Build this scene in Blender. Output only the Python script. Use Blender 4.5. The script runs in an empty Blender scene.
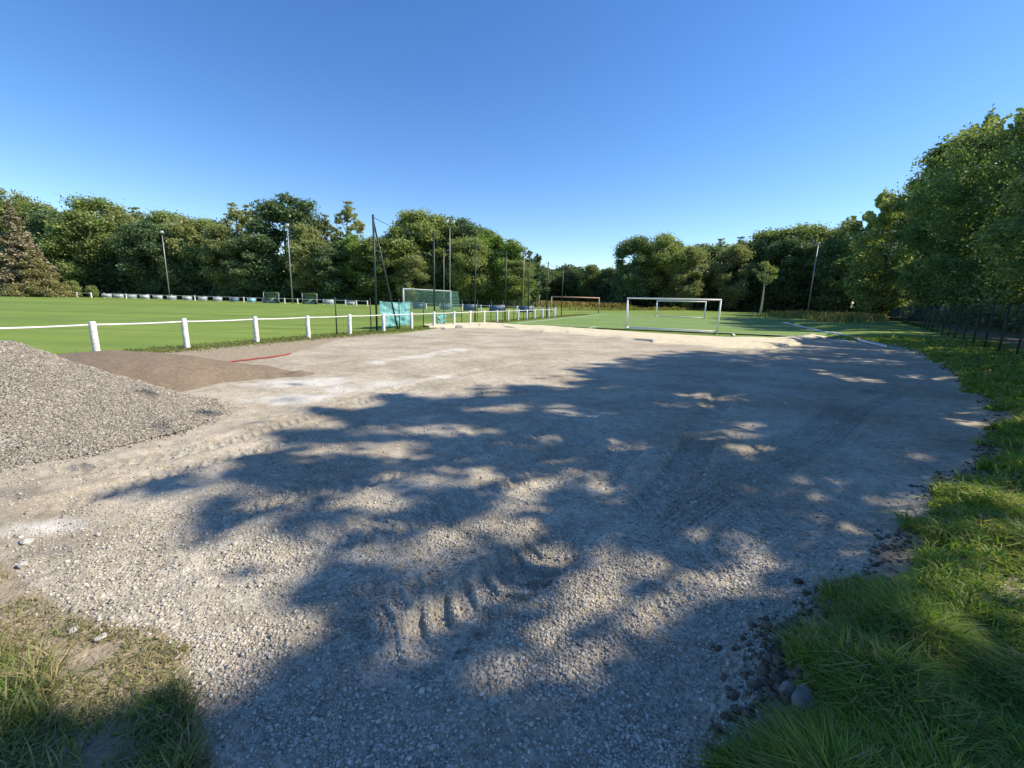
import bpy, math, numpy as np
from mathutils import Matrix, Vector
R = math.radians
scene = bpy.context.scene
C = scene.collection
rng = np.random.default_rng(7)

# ------------------------------------------------------------------ camera
W_, H_ = 1024, 768
FPX = 430.0
PITCH, ROLL, CAMZ = R(11.17), R(1.49), 1.9
fw = np.array([0, math.cos(PITCH), -math.sin(PITCH)])
r0 = np.array([1.0, 0, 0]); u0 = np.array([0, math.sin(PITCH), math.cos(PITCH)])
rt = r0*math.cos(ROLL)+u0*math.sin(ROLL)
up = -r0*math.sin(ROLL)+u0*math.cos(ROLL)
CAM = np.array([0, 0, CAMZ])
cd = bpy.data.cameras.new('camera'); cam = bpy.data.objects.new('camera', cd); C.objects.link(cam)
cd.sensor_width = 36; cd.lens = FPX/W_*36; cd.clip_end = 6000; cd.clip_start = 0.05
m = Matrix.Identity(4)
for i in range(3):
    m[i][0] = rt[i]; m[i][1] = up[i]; m[i][2] = -fw[i]; m[i][3] = CAM[i]
cam.matrix_world = m
scene.camera = cam

def P(u, v, z=0.0):
    """ground point seen at photo position (u,v)"""
    d = fw*FPX + rt*(u-W_/2) + up*(H_/2-v)
    t = (z-CAMZ)/d[2]
    return CAM + d*t
def PD(u, depth, z=0.0):
    """point at forward distance depth whose foot is seen in column u (near the horizon)"""
    v = 299.0+0.026*(u-512)
    d = fw*FPX + rt*(u-W_/2) + up*(H_/2-v)
    p = CAM + d*(depth/d[1]); p[2] = z
    return p
def proj(X):
    q = X-CAM
    dz = q@fw
    dz = np.where(np.abs(dz) < 1e-3, 1e-3, dz)
    return W_/2+FPX*(q@rt)/dz, H_/2-FPX*(q@up)/dz, dz
def top_h(u, v, depth):
    """height of a point seen at (u,v) at forward distance depth"""
    d = fw*FPX + rt*(u-W_/2) + up*(H_/2-v)
    return (CAM + d*(depth/d[1]))[2]

# ------------------------------------------------------------------ sun and sky
AZ, EL = R(88), R(40)
SUN = np.array([math.sin(AZ)*math.cos(EL), math.cos(AZ)*math.cos(EL), math.sin(EL)])
sl = bpy.data.lights.new('sun', 'SUN'); so = bpy.data.objects.new('sun', sl); C.objects.link(so)
sl.energy = 4.2; sl.angle = R(0.8); sl.color = (1.0, 0.91, 0.77)
so.rotation_euler = Vector(SUN).to_track_quat('Z', 'Y').to_euler()
so.location = (20, 5, 30)
w = bpy.data.worlds.new('World'); scene.world = w; w.use_nodes = True
nt = w.node_tree; sky = nt.nodes.new('ShaderNodeTexSky'); sky.sky_type = 'NISHITA'; sky.sun_disc = False
sky.sun_elevation = EL; sky.sun_rotation = AZ
sky.altitude = 200; sky.air_density = 1.0; sky.dust_density = 0.2; sky.ozone_density = 3.0
bg = nt.nodes['Background']; bg.inputs[1].default_value = 0.12
hs = nt.nodes.new('ShaderNodeHueSaturation'); hs.inputs['Saturation'].default_value = 1.25; hs.inputs['Hue'].default_value = .508
nt.links.new(sky.outputs[0], hs.inputs['Color']); nt.links.new(hs.outputs[0], bg.inputs[0])
scene.view_settings.view_transform = 'Standard'; scene.view_settings.look = 'None'
scene.view_settings.exposure = 0.76; scene.view_settings.gamma = 1.0

# ------------------------------------------------------------------ helpers
def tag(o, label=None, cat=None, group=None, kind=None):
    if label: o['label'] = label
    if cat: o['category'] = cat
    if group: o['group'] = group
    if kind: o['kind'] = kind
    return o
def empty(name, loc=(0, 0, 0), label=None, cat=None, group=None, rz=0):
    o = bpy.data.objects.new(name, None); C.objects.link(o)
    o.location = loc; o.rotation_euler = (0, 0, rz); o.empty_display_size = .3
    return tag(o, label, cat, group)
def mesh_np(name, V, F, mat=None, parent=None, smooth=False, attrs=None):
    V = np.ascontiguousarray(V, dtype=np.float32); F = np.ascontiguousarray(F, dtype=np.int32)
    me = bpy.data.meshes.new(name)
    k = F.shape[1]
    me.vertices.add(len(V)); me.vertices.foreach_set('co', V.ravel())
    me.loops.add(F.size); me.loops.foreach_set('vertex_index', F.ravel())
    me.polygons.add(len(F)); me.polygons.foreach_set('loop_start', np.arange(len(F), dtype=np.int32)*k)
    if smooth: me.polygons.foreach_set('use_smooth', np.ones(len(F), dtype=bool))
    me.update(calc_edges=True)
    if attrs:
        for an, arr in attrs.items():
            a = me.attributes.new(an, 'FLOAT_COLOR', 'POINT')
            a.data.foreach_set('color', np.ascontiguousarray(arr, dtype=np.float32).ravel())
    if mat: me.materials.append(mat)
    o = bpy.data.objects.new(name, me); C.objects.link(o)
    if parent: o.parent = parent
    return o
class MB:
    """collects quads of boxes, tubes and sheets into one mesh"""
    def __init__(s): s.v = []; s.f = []; s.n = 0
    def add(s, V, F):
        V = np.asarray(V, float); s.v.append(V); s.f.append(np.asarray(F)+s.n); s.n += len(V)
    def box(s, c, size, ax=None):
        c = np.asarray(c, float); h = np.asarray(size, float)/2
        A = np.eye(3) if ax is None else np.asarray(ax)
        sg = np.array([[-1,-1,-1],[1,-1,-1],[1,1,-1],[-1,1,-1],[-1,-1,1],[1,-1,1],[1,1,1],[-1,1,1]])*h
        s.add(c+sg@A, [[0,3,2,1],[4,5,6,7],[0,1,5,4],[1,2,6,5],[2,3,7,6],[3,0,4,7]])
    def tube(s, pts, rad, n=8):
        pts = np.asarray(pts, float); m_ = len(pts)
        rad = np.full(m_, rad) if np.isscalar(rad) else np.asarray(rad)
        V = []
        for i in range(m_):
            t = pts[min(i+1, m_-1)]-pts[max(i-1, 0)]; t /= np.linalg.norm(t)+1e-9
            a = np.cross(t, [0, 0, 1.0] if abs(t[2]) < .9 else [1.0, 0, 0]); a /= np.linalg.norm(a)
            b = np.cross(t, a)
            for j in range(n):
                an = 2*math.pi*j/n
                V.append(pts[i]+rad[i]*(math.cos(an)*a+math.sin(an)*b))
        V.append(pts[0]); V.append(pts[-1])
        F = [[i*n+j, i*n+(j+1) % n, (i+1)*n+(j+1) % n, (i+1)*n+j] for i in range(m_-1) for j in range(n)]
        c0, c1 = m_*n, m_*n+1
        for j in range(0, n, 2):
            F.append([c0, (j+2) % n, (j+1) % n, j])
            F.append([c1, (m_-1)*n+j, (m_-1)*n+(j+1) % n, (m_-1)*n+(j+2) % n])
        s.add(V, F)
    def build(s, name, mat, parent=None, smooth=False):
        return mesh_np(name, np.concatenate(s.v), np.concatenate(s.f), mat, parent, smooth)
TAB = np.random.default_rng(99).random((256, 256))
def vn(x, y, seed=0):
    x = x+seed*17.13; y = y+seed*31.7
    ix = np.floor(x).astype(int); iy = np.floor(y).astype(int)
    fx = x-ix; fy = y-iy; fx = fx*fx*(3-2*fx); fy = fy*fy*(3-2*fy)
    a = TAB[ix & 255, iy & 255]; b = TAB[(ix+1) & 255, iy & 255]
    c = TAB[ix & 255, (iy+1) & 255]; d = TAB[(ix+1) & 255, (iy+1) & 255]
    return (a*(1-fx)+b*fx)*(1-fy)+(c*(1-fx)+d*fx)*fy
def fbm(x, y, o=4, seed=0):
    s = 0; a = .5; t = 0
    for i in range(o):
        s = s+a*vn(x, y, seed+i*3); t += a; a *= .5; x = x*2.03+5.1; y = y*2.03+1.7
    return s/t
def inpoly(px, py, poly):
    poly = np.asarray(poly)[:, :2]; ins = np.zeros(px.shape, bool)
    j = len(poly)-1
    for i in range(len(poly)):
        xi, yi = poly[i]; xj, yj = poly[j]
        if yi != yj:
            ins ^= ((yi > py) != (yj > py)) & (px < (xj-xi)*(py-yi)/(yj-yi)+xi)
        j = i
    return ins
def segdist(px, py, pts, closed=False, along=False):
    pts = np.asarray(pts)[:, :2]; best = np.full(px.shape, 1e9); al = np.zeros(px.shape); sd = np.zeros(px.shape)
    n = len(pts); L = 0
    for i in range(n if closed else n-1):
        a = pts[i]; b = pts[(i+1) % n]; d = b-a; l2 = d@d
        if l2 < 1e-9: continue
        t = np.clip(((px-a[0])*d[0]+(py-a[1])*d[1])/l2, 0, 1)
        ex = px-a[0]-t*d[0]; ey = py-a[1]-t*d[1]
        q = np.hypot(ex, ey); k = q < best
        best = np.where(k, q, best)
        if along:
            al = np.where(k, L+t*math.sqrt(l2), al)
            sd = np.where(k, (ex*d[1]-ey*d[0])/math.sqrt(l2), sd)
        L += math.sqrt(l2)
    return (best, al, sd) if along else best
def sdf(px, py, poly):
    d = segdist(px, py, poly, True)
    return np.where(inpoly(px, py, poly), d, -d)
def sstep(a, b, x):
    t = np.clip((x-a)/(b-a), 0, 1); return t*t*(3-2*t)

# ------------------------------------------------------------------ materials
class N:
    def __init__(s, name, rough=.8):
        s.m = bpy.data.materials.new(name); s.m.use_nodes = True; s.t = s.m.node_tree
        s.b = s.t.nodes['Principled BSDF']; s.b.inputs['Roughness'].default_value = rough
        s.b.inputs['Specular IOR Level'].default_value = .3
        s.pos = s.t.nodes.new('ShaderNodeNewGeometry').outputs['Position']
    def n(s, typ, **kw):
        x = s.t.nodes.new(typ)
        for k, v in kw.items(): setattr(x, k, v)
        return x
    def link(s, a, b): s.t.links.new(a, b)
    def val(s, sock, v):
        if isinstance(v, bpy.types.NodeSocket): s.link(v, sock)
        elif v is not None: sock.default_value = v
    def noise(s, scale, detail=4, rough=.55, vec=None):
        x = s.n('ShaderNodeTexNoise'); x.inputs['Scale'].default_value = scale
        x.inputs['Detail'].default_value = detail; x.inputs['Roughness'].default_value = rough
        s.link(vec or s.pos, x.inputs['Vector']); return x.outputs['Fac']
    def scaled(s, sx, sy, sz, rz=0):
        x = s.n('ShaderNodeMapping'); x.inputs['Scale'].default_value = (sx, sy, sz); x.inputs['Rotation'].default_value = (0, 0, rz)
        s.link(s.pos, x.inputs['Vector']); return x.outputs[0]
    def voro(s, scale, out='Distance', feature='F1', vec=None):
        x = s.n('ShaderNodeTexVoronoi'); x.feature = feature; x.inputs['Scale'].default_value = scale
        s.link(vec or s.pos, x.inputs['Vector']); return x.outputs[out]
    def ramp(s, fac, stops):
        x = s.n('ShaderNodeValToRGB'); e = x.color_ramp.elements
        while len(e) < len(stops): e.new(.5)
        for el, (p, c) in zip(e, stops):
            el.position = p; el.color = (c, c, c, 1) if np.isscalar(c) else (*c, 1)
        s.link(fac, x.inputs[0]); return x.outputs[0]
    def mix(s, fac, a, b, mode='MIX'):
        x = s.n('ShaderNodeMix', data_type='RGBA', blend_type=mode)
        s.val(x.inputs[0], fac)
        for i, v in ((6, a), (7, b)):
            if isinstance(v, tuple): v = (*v, 1) if len(v) == 3 else v
            s.val(x.inputs[i], v)
        return x.outputs[2]
    def math(s, op, a, b=None, c=None):
        x = s.n('ShaderNodeMath', operation=op)
        s.val(x.inputs[0], a)
        if b is not None: s.val(x.inputs[1], b)
        if c is not None: s.val(x.inputs[2], c)
        return x.outputs[0]
    def bump(s, h, dist, strength=1.0):
        x = s.n('ShaderNodeBump'); x.inputs['Distance'].default_value = dist; x.inputs['Strength'].default_value = strength
        s.link(h, x.inputs['Height']); s.link(x.outputs[0], s.b.inputs['Normal'])
    def col(s, c): s.val(s.b.inputs['Base Color'], (*c, 1) if isinstance(c, tuple) else c)

def simple(name, c1, c2, scale=8, rough=.6, metal=0, bump=0.0):
    n = N(name, rough); f = n.noise(scale, 6, .6)
    n.col(n.ramp(f, [(.35, c1), (.65, c2)])); n.b.inputs['Metallic'].default_value = metal
    if bump: n.bump(f, bump)
    return n.m
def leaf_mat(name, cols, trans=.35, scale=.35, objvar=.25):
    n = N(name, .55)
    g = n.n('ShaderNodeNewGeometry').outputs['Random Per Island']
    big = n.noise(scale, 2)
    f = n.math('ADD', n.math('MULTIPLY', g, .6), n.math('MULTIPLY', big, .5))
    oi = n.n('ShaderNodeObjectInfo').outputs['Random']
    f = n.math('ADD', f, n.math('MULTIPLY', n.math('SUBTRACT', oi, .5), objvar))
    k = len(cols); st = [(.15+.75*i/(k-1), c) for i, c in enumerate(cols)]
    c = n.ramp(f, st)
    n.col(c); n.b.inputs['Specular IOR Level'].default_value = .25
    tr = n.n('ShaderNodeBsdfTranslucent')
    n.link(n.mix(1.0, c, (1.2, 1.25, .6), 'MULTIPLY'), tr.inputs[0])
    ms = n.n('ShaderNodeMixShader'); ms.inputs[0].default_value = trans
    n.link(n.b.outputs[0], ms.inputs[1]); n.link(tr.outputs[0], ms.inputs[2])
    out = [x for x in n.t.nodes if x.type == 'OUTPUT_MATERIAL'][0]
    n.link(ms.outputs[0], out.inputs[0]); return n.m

M = {}
M['bark'] = simple('bark', (.07, .055, .04), (.16, .13, .10), 6, .9, bump=.02)
M['pale_bark'] = simple('pale_bark', (.35, .33, .28), (.55, .52, .46), 5, .8)
M['leaf'] = leaf_mat('leaf_mid', [(0.117, 0.159, 0.056), (0.227, 0.29, 0.105), (0.397, 0.444, 0.164)])
M['leaf_dark'] = leaf_mat('leaf_dark', [(0.067, 0.113, 0.064), (0.141, 0.21, 0.101), (0.261, 0.329, 0.147)], .3)
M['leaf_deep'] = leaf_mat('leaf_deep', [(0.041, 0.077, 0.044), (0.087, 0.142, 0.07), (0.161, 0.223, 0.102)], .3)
M['leaf_olive'] = leaf_mat('leaf_olive', [(0.153, 0.179, 0.073), (0.277, 0.311, 0.134), (0.447, 0.448, 0.207)])
M['leaf_bright'] = leaf_mat('leaf_bright', [(0.122, 0.196, 0.053), (0.22, 0.321, 0.083), (0.367, 0.46, 0.131)])
M['leaf_near'] = leaf_mat('leaf_near', [(0.053, 0.099, 0.04), (0.117, 0.186, 0.062), (0.229, 0.312, 0.11)], .38, .8)
M['needle_brown'] = leaf_mat('needle_brown', [(0.18, 0.155, 0.097), (0.302, 0.259, 0.163), (0.423, 0.386, 0.234)], .15)
M['needle_olive'] = leaf_mat('needle_olive', [(0.161, 0.152, 0.071), (0.269, 0.25, 0.107), (0.357, 0.321, 0.143)], .15)
M['grass_blade'] = leaf_mat('grass_blade', [(0.086, 0.174, 0.02), (0.162, 0.281, 0.033), (0.266, 0.363, 0.058), (0.493, 0.413, 0.165)], .4, 2.5)
M['grass_dry'] = leaf_mat('grass_dry', [(.10, .13, .03), (.19, .19, .06), (.34, .28, .14), (.42, .35, .2)], .3, 2.5)
M['grass_rough'] = leaf_mat('grass_rough', [(.10, .16, .035), (.16, .21, .05), (.24, .25, .09), (.34, .30, .15)], .35, 1.2)
M['grass_patch'] = leaf_mat('grass_patch', [(.09, .17, .03), (.16, .25, .05), (.24, .31, .08), (.36, .35, .16)], .4, 2.5)
M['weed'] = leaf_mat('weed', [(0.095, 0.135, 0.034), (0.203, 0.23, 0.061), (0.351, 0.297, 0.108), (0.405, 0.257, 0.135)], .35, .6)
M['maize'] = leaf_mat('maize', [(.22, .17, .05), (.36, .26, .08), (.45, .34, .12)], .2, .3)
M['white_paint'] = simple('white_paint', (.74, .74, .72), (.82, .82, .80), 3, .4)
M['concrete'] = simple('painted_concrete', (.5, .48, .43), (.84, .83, .80), 9, .8, bump=.004)
M['rail'] = simple('rail_paint', (.6, .61, .58), (.76, .77, .74), 3, .45)
M['green_metal'] = simple('dark_green_metal', (.012, .035, .026), (.02, .05, .036), 5, .45)
M['galv'] = simple('galvanised_steel', (.27, .285, .285), (.38, .40, .40), 3, .45, .4)
M['red'] = simple('red_sheath', (.26, .05, .04), (.36, .09, .07), 4, .5)
M['orange'] = simple('rusty_orange_paint', (.42, .25, .17), (.5, .33, .25), 2, .5)
M['dugout'] = simple('dugout_sheet', (.14, .21, .13), (.2, .28, .18), 2, .5)
M['dugout_clear'] = simple('dugout_glazing', (.22, .30, .27), (.3, .38, .34), 2, .3)
M['board_white'] = simple('board_white', (.26, .31, .32), (.48, .52, .52), 1.5, .5)
M['board_blue'] = simple('board_blue', (.05, .09, .18), (.13, .2, .3), 1.5, .5)
M['board_cyan'] = simple('board_cyan', (.12, .35, .5), (.35, .55, .62), 1.5, .5)
M['cord'] = simple('green_cord', (.10, .26, .20), (.16, .36, .28), 4, .7)
M['lime'] = simple('line_paint', (.66, .70, .62), (.8, .82, .76), 14, .8)
M['rock'] = simple('rock', (.12, .115, .10), (.27, .255, .225), 7, .85, bump=.02)
M['pale_rock'] = simple('pale_rock', (.36, .34, .3), (.6, .57, .5), 9, .85, bump=.015)
M['clod'] = simple('soil', (.08, .06, .042), (.22, .175, .125), 12, .95, bump=.02)
M['glass_lamp'] = simple('lamp_face', (.55, .57, .6), (.75, .77, .8), 2, .2)
# turquoise windbreak sheet with wrinkles, slightly see-through
n = N('turquoise_sheet', .6)
n.col(n.ramp(n.noise(3, 4), [(.3, (.10, .34, .36)), (.7, (.26, .52, .52))])); n.b.inputs['Alpha'].default_value = .82
M['sheet'] = n.m

# stones as little individual rocks
n = N('stone_chips', .85)
isl = n.n('ShaderNodeNewGeometry').outputs['Random Per Island']
n.col(n.ramp(isl, [(0, (.25, .22, .175)), (.5, (.44, .395, .315)), (.85, (.54, .49, .40)), (1, (.64, .60, .51))]))
M['stones'] = n.m
n = N('heap_chips', .9)
isl = n.n('ShaderNodeNewGeometry').outputs['Random Per Island']
n.col(n.ramp(isl, [(0, (.17, .15, .12)), (.6, (.31, .275, .22)), (.9, (.41, .37, .30)), (1, (.48, .45, .39))]))
M['heap_stones'] = n.m

# the ground : gravel, soil, grass and pale limestone mixed by real zones
n = N('ground_surface', .95); n.b.inputs['Specular IOR Level'].default_value = .15
za = n.n('ShaderNodeAttribute', attribute_name='zone')
sep = n.n('ShaderNodeSeparateColor'); n.link(za.outputs['Color'], sep.inputs[0])
zg, zd, zb, zc = sep.outputs[0], sep.outputs[1], sep.outputs[2], za.outputs['Alpha']
v1 = n.n('ShaderNodeSeparateColor'); n.link(n.voro(55, 'Color'), v1.inputs[0])
v2 = n.n('ShaderNodeSeparateColor'); n.link(n.voro(22, 'Color'), v2.inputs[0])
st = n.math('ADD', n.math('MULTIPLY', v1.outputs[0], .65), n.math('MULTIPLY', v2.outputs[1], .35))
stone = n.ramp(st, [(.1, (.28, .245, .19)), (.45, (.47, .42, .325)), (.75, (.60, .54, .43)), (.97, (.78, .72, .61))])
fines = n.ramp(n.noise(30, 8, .75), [(.3, (.40, .35, .265)), (.7, (.62, .55, .43))])
grav = n.mix(n.math('MULTIPLY', zc, .85), fines, stone)
big = n.noise(.55, 5, .6)
grav = n.mix(n.ramp(big, [(.4, .0), (.62, .9)]), grav, n.mix(1., grav, (.72, .69, .64), 'MULTIPLY'))
strk = n.noise(1.0, 5, .6, n.scaled(.35, 1.6, 1, R(-20)))
grav = n.mix(n.ramp(strk, [(.42, 0.), (.68, .6)]), grav, n.mix(1., grav, (1.22, 1.2, 1.16), 'MULTIPLY'))
lime = n.ramp(n.noise(14, 8, .75), [(.3, (.47, .435, .36)), (.65, (.72, .68, .59))])
mid = n.noise(5.5, 9, .8); grav = n.mix(n.ramp(mid, [(.40, .75), (.56, 0.)]), grav, n.mix(1., grav, (.66, .63, .58), 'MULTIPLY'))
grav = n.mix(n.ramp(n.math('ADD', zb, n.math('MULTIPLY', n.math('SUBTRACT', n.noise(3, 5), .5), .6)), [(.35, 0.), (.7, .9)]), grav, lime)
soil = n.ramp(n.noise(9, 8, .7), [(.3, (.22, .175, .115)), (.6, (.40, .33, .225)), (.8, (.52, .45, .33))])
gr_b = n.noise(.25, 4); gr_f = n.noise(35, 6, .7)
gcol = n.ramp(n.math('ADD', n.math('MULTIPLY', gr_b, .55), n.math('MULTIPLY', gr_f, .45)), [(.3, (.105, .175, .034)), (.5, (.15, .225, .048)), (.7, (.215, .27, .07))])
strg = n.noise(1.0, 4, .6, n.scaled(.02, .35, 1, R(-24)))
gcol = n.mix(n.ramp(strg, [(.44, 0.), (.56, .9)]), gcol, n.mix(1., gcol, (1.36, 1.24, 1.15), 'MULTIPLY'))
edge = n.math('MULTIPLY', n.math('SUBTRACT', n.noise(5, 6, .7), .5), .9)
c = n.mix(n.ramp(n.math('ADD', zd, edge), [(.42, 0.), (.58, 1.)]), gcol, soil)
edge2 = n.math('MULTIPLY', n.math('SUBTRACT', n.noise(7, 6, .75), .5), .8)
gm = n.ramp(n.math('ADD', zg, edge2), [(.45, 0.), (.55, 1.)])
c = n.mix(gm, c, grav); n.col(c)
hb = n.math('ADD', n.math('MULTIPLY', n.math('MULTIPLY', n.math('SUBTRACT', 1., n.voro(55)), zc), 1.0), n.math('MULTIPLY', n.noise(60, 5, .7), .8))
n.bump(hb, .012, .9)
M['ground'] = n.m

n = N('gravel_heap_surface', .95)
v1 = n.n('ShaderNodeSeparateColor'); n.link(n.voro(34, 'Color'), v1.inputs[0])
v2 = n.n('ShaderNodeSeparateColor'); n.link(n.voro(14, 'Color'), v2.inputs[0])
st = n.math('ADD', n.math('MULTIPLY', v1.outputs[0], .7), n.math('MULTIPLY', v2.outputs[1], .3))
n.col(n.ramp(st, [(.1, (.17, .15, .115)), (.5, (.30, .265, .21)), (.8, (.39, .35, .29)), (1, (.46, .43, .37))]))
n.bump(n.math('SUBTRACT', 1., n.voro(34)), .03, 1.); M['heap'] = n.m
n = N('brown_sand', .95)
n.col(n.ramp(n.noise(12, 8, .75), [(.3, (.16, .12, .078)), (.7, (.28, .22, .15))])); n.bump(n.noise(25, 6, .7), .02); M['sand_heap'] = n.m
n = N('pale_sand_strip', .95)
n.col(n.ramp(n.noise(2.5, 8, .7), [(.3, (.56, .48, .31)), (.7, (.74, .65, .45))])); n.bump(n.noise(25, 5, .7), .01); M['sand'] = n.m
n = N('turf', .9)
f = n.math('ADD', n.math('MULTIPLY', n.noise(.3, 3), .6), n.math('MULTIPLY', n.noise(25, 5, .7), .4))
n.col(n.ramp(f, [(.3, (.14, .22, .05)), (.7, (.20, .29, .07))])); n.bump(n.noise(60, 3), .01); M['turf'] = n.m

# ------------------------------------------------------------------ ground zones (world metres)
F0 = P(1014, 364.5)[:2]; FDIR = (P(955.5, 343.7)[:2]-F0); FDIR = FDIR/np.linalg.norm(FDIR); FN = np.array([FDIR[1], -FDIR[0]])
def FT(t, o, z=0.0): return np.array([*(F0+FDIR*t+FN*o), z])
def foff(x, y): return (x-F0[0])*FN[0]+(y-F0[1])*FN[1]
print('FDIR', FDIR, F0)
US = np.array([math.sin(R(23.6)), math.cos(R(23.6)), 0]); NS = np.array([US[1], -US[0], 0])   # along / across the grounds
def SN(s, k, z=0.0): 
    p = US*s+NS*k; return np.array([p[0], p[1], z])
verge_px = [(716, 790), (720, 768), (755, 712), (762, 669), (780, 642), (827, 609), (866, 579), (888, 553), (921, 520), (933, 491), (974, 473),
            (983, 453), (1003, 426), (983, 403), (963, 386), (940, 367), (916, 352), (883, 345), (850, 341), (822, 336)]
verge_edge = [P(u, v)[:2] for u, v in verge_px]
left_px = [(0, 562), (30, 583), (63, 608), (110, 620), (150, 624), (196, 643), (186, 668), (200, 708), (216, 755), (225, 790)]
left_edge = [P(u, v)[:2] for u, v in left_px]
far_px = [(822, 336), (737, 348), (640, 336), (560, 331), (486, 325), (440, 328), (383, 336), (340, 339), (290, 354), (240, 364), (190, 373), (120, 366), (60, 366)]
far_edge = [P(u, v)[:2] for u, v in far_px]
gravel_poly = ([(verge_edge[0][0]-.1, -6.)] + verge_edge + far_edge[1:] + [(-13., 9.5), (-14., 4.)] + [P(-90, 540)[:2]] + left_edge + [(-1.0, -6.)])
GP = np.array([(float(a), float(b)) for a, b in gravel_poly])
verge_poly = np.array([tuple(map(float, q)) for q in [(verge_edge[0][0]-.1, -6.)] + verge_edge + [P(840, 330)[:2], SN(60, 8.3)[:2], FT(110, 20)[:2], FT(0, 60)[:2], FT(-60, 40)[:2]]])
left_poly = np.array([tuple(map(float, q)) for q in [P(-90, 540)[:2]] + left_edge + [(-1.0, -6.), (-12, -6.), (-12, 2.5)]])
turf_grass = np.array([tuple(map(float, P(u, v)[:2])) for u, v in [(0, 640), (60, 662), (120, 690), (190, 672), (215, 760), (225, 790)]] + [(-1.0, -6.), (-8, -6), (-6, 1.5)])
bright = [(P(340, 388)[:2], P(440, 378)[:2], .9), (P(250, 400)[:2], P(320, 396)[:2], .8), (P(262, 384)[:2], P(330, 382)[:2], 1.0), (P(0, 528)[:2], P(60, 526)[:2], .4), (P(380, 362)[:2], P(460, 350)[:2], .9)]
tracks = [
    ([(640, 435), (605, 468), (580, 500), (548, 548), (490, 596), (415, 650), (330, 705)], .5, .07, .19, 1),
    ([(735, 385), (708, 415), (697, 445), (680, 475), (630, 520)], .5, .06, .18, 1),
    ([(905, 392), (862, 410), (830, 443), (784, 464), (710, 499), (640, 545)], .36, .035, .0, 0),
    ([(890, 384), (845, 402), (805, 435), (755, 457), (680, 490)], .36, .03, .0, 0),
    ([(-20, 522), (60, 503), (150, 476), (260, 446), (400, 410), (560, 375), (700, 356)], .45, .032, .15, 1),
    ([(-20, 480), (80, 470), (200, 446), (330, 408), (470, 372), (600, 350)], .45, .03, .15, 1),
    ([(120, 560), (260, 500), (400, 470), (560, 425), (700, 380), (780, 356)], .45, .032, .15, 1),
    ([(260, 560), (400, 520), (520, 470), (640, 410), (740, 370)], .45, .03, .15, 1),
    ([(500, 768), (560, 680), (640, 600), (760, 520), (880, 440), (930, 400)], .40, .018, .14, 1),
    ([(240, 720), (330, 640), (380, 600), (460, 540)], .42, .045, .16, 1),
]
tracks = [([P(u, v)[:2] for u, v in t[0]],)+t[1:] for t in tracks]

def zones(x, y):
    dg = sdf(x, y, GP)
    near = np.hypot(x, y)
    soft = np.clip(near*.02, .05, .5)
    g = np.clip(.5+dg/soft/2, 0, 1)
    dl = sdf(x, y, left_poly); dv = sdf(x, y, verge_poly)
    d = np.clip(1.3+dl/.3, 0, 1)*.85*(1-np.clip(.5+sdf(x, y, turf_grass)/.5, 0, 1)*.25)
    dist_edge = segdist(x, y, np.array(verge_edge[:18]))
    d = np.maximum(d, sstep(.0, .4, dv)*.55*sstep(22, 8, near))
    d = np.maximum(d, np.clip(1.1-dist_edge/.28, 0, 1)*.95)
    # bare earth along the fence beside the heaps, and worn soil below the wood
    barrier_k = (x*NS[0]+y*NS[1]); s = x*US[0]+y*US[1]
    d = np.maximum(d, sstep(-16.4, -15.3, barrier_k)*sstep(-8, -9.5, barrier_k)*sstep(21, 15, s)*.85)
    d = np.maximum(d, sstep(.5, 2.5, foff(x, y))*.75)
    b = np.zeros_like(x)
    for a, c, rad in bright:
        b = np.maximum(b, (.85 if rad > .5 else .7)*(1-segdist(x, y, [a, c])/rad))
    b = b*(.0+1.5*fbm(x*1.5, y*1.9, 5, 77)+.2)
    co = sstep(5.5, 2.2, near)*.6+.4*fbm(x*.8, y*.8, 3, 5)+.25
    co = np.clip(co*(.5+1.0*fbm(x*.5+3, y*.5, 3, 9)), 0, 1)*(1-.55*sstep(4, 9, near))
    return g, d, np.clip(b, 0, 1), co, dg, dl, dv
def height(x, y, z=None):
    g, d, b, co, dg, dl, dv = z if z is not None else zones(x, y)
    near = np.hypot(x, y)
    h = (fbm(x*.35, y*.35, 3, 1)-.5)*.10*sstep(40, 8, near)*sstep(0, .6, dg)
    h += (fbm(x*1.6, y*1.6, 4, 2)-.5)*.075*sstep(25, 5, near)
    h += (fbm(x*7, y*7, 3, 3)-.5)*.022*sstep(12, 3, near)
    h += (vn(x*45, y*45, 4)-.5)*.010*sstep(7, 3, near)*co
    for pts, wd, dp, lug, kind in tracks:
        dd, al, sd = segdist(x, y, pts, along=True)
        inside = sstep(wd*.55, wd*.38, dd)
        prof = -dp*inside + dp*.4*np.exp(-((dd-wd*.62)/(.09))**2)
        if kind:
            ph = (al+np.abs(sd)*.55+.03*vn(x*5, y*5, 8))/lug
            prof += inside*dp*.75*sstep(.25, .4, np.abs((ph % 1)-.5))
        else:
            prof += inside*dp*.8*sstep(-.2, .5, np.cos(sd*2*math.pi/.07))
        tl = sum(math.dist(a_, b_) for a_, b_ in zip(pts[:-1], pts[1:]))
        h += prof*.5*sstep(.0, .25, dg)*sstep(0, .8, al)*sstep(0, .8, tl-al)*1.5*sstep(.2, .55, fbm(x*.9, y*.9, 2, 11))
    # raised verge with a broken lip, slight mound at the left grass
    vg = sstep(-.05, .35, dv); h += vg*(.10+.10*fbm(x*1.3, y*1.3, 3, 21))
    h += sstep(.05, 3., dv)*.12
    h += np.exp(-(segdist(x, y, np.array(verge_edge[:18]))/.16)**2)*.09*fbm(x*4, y*4, 3, 23)
    h += sstep(0, .5, dl)*.05*fbm(x*2, y*2, 3, 31)
    return h

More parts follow.
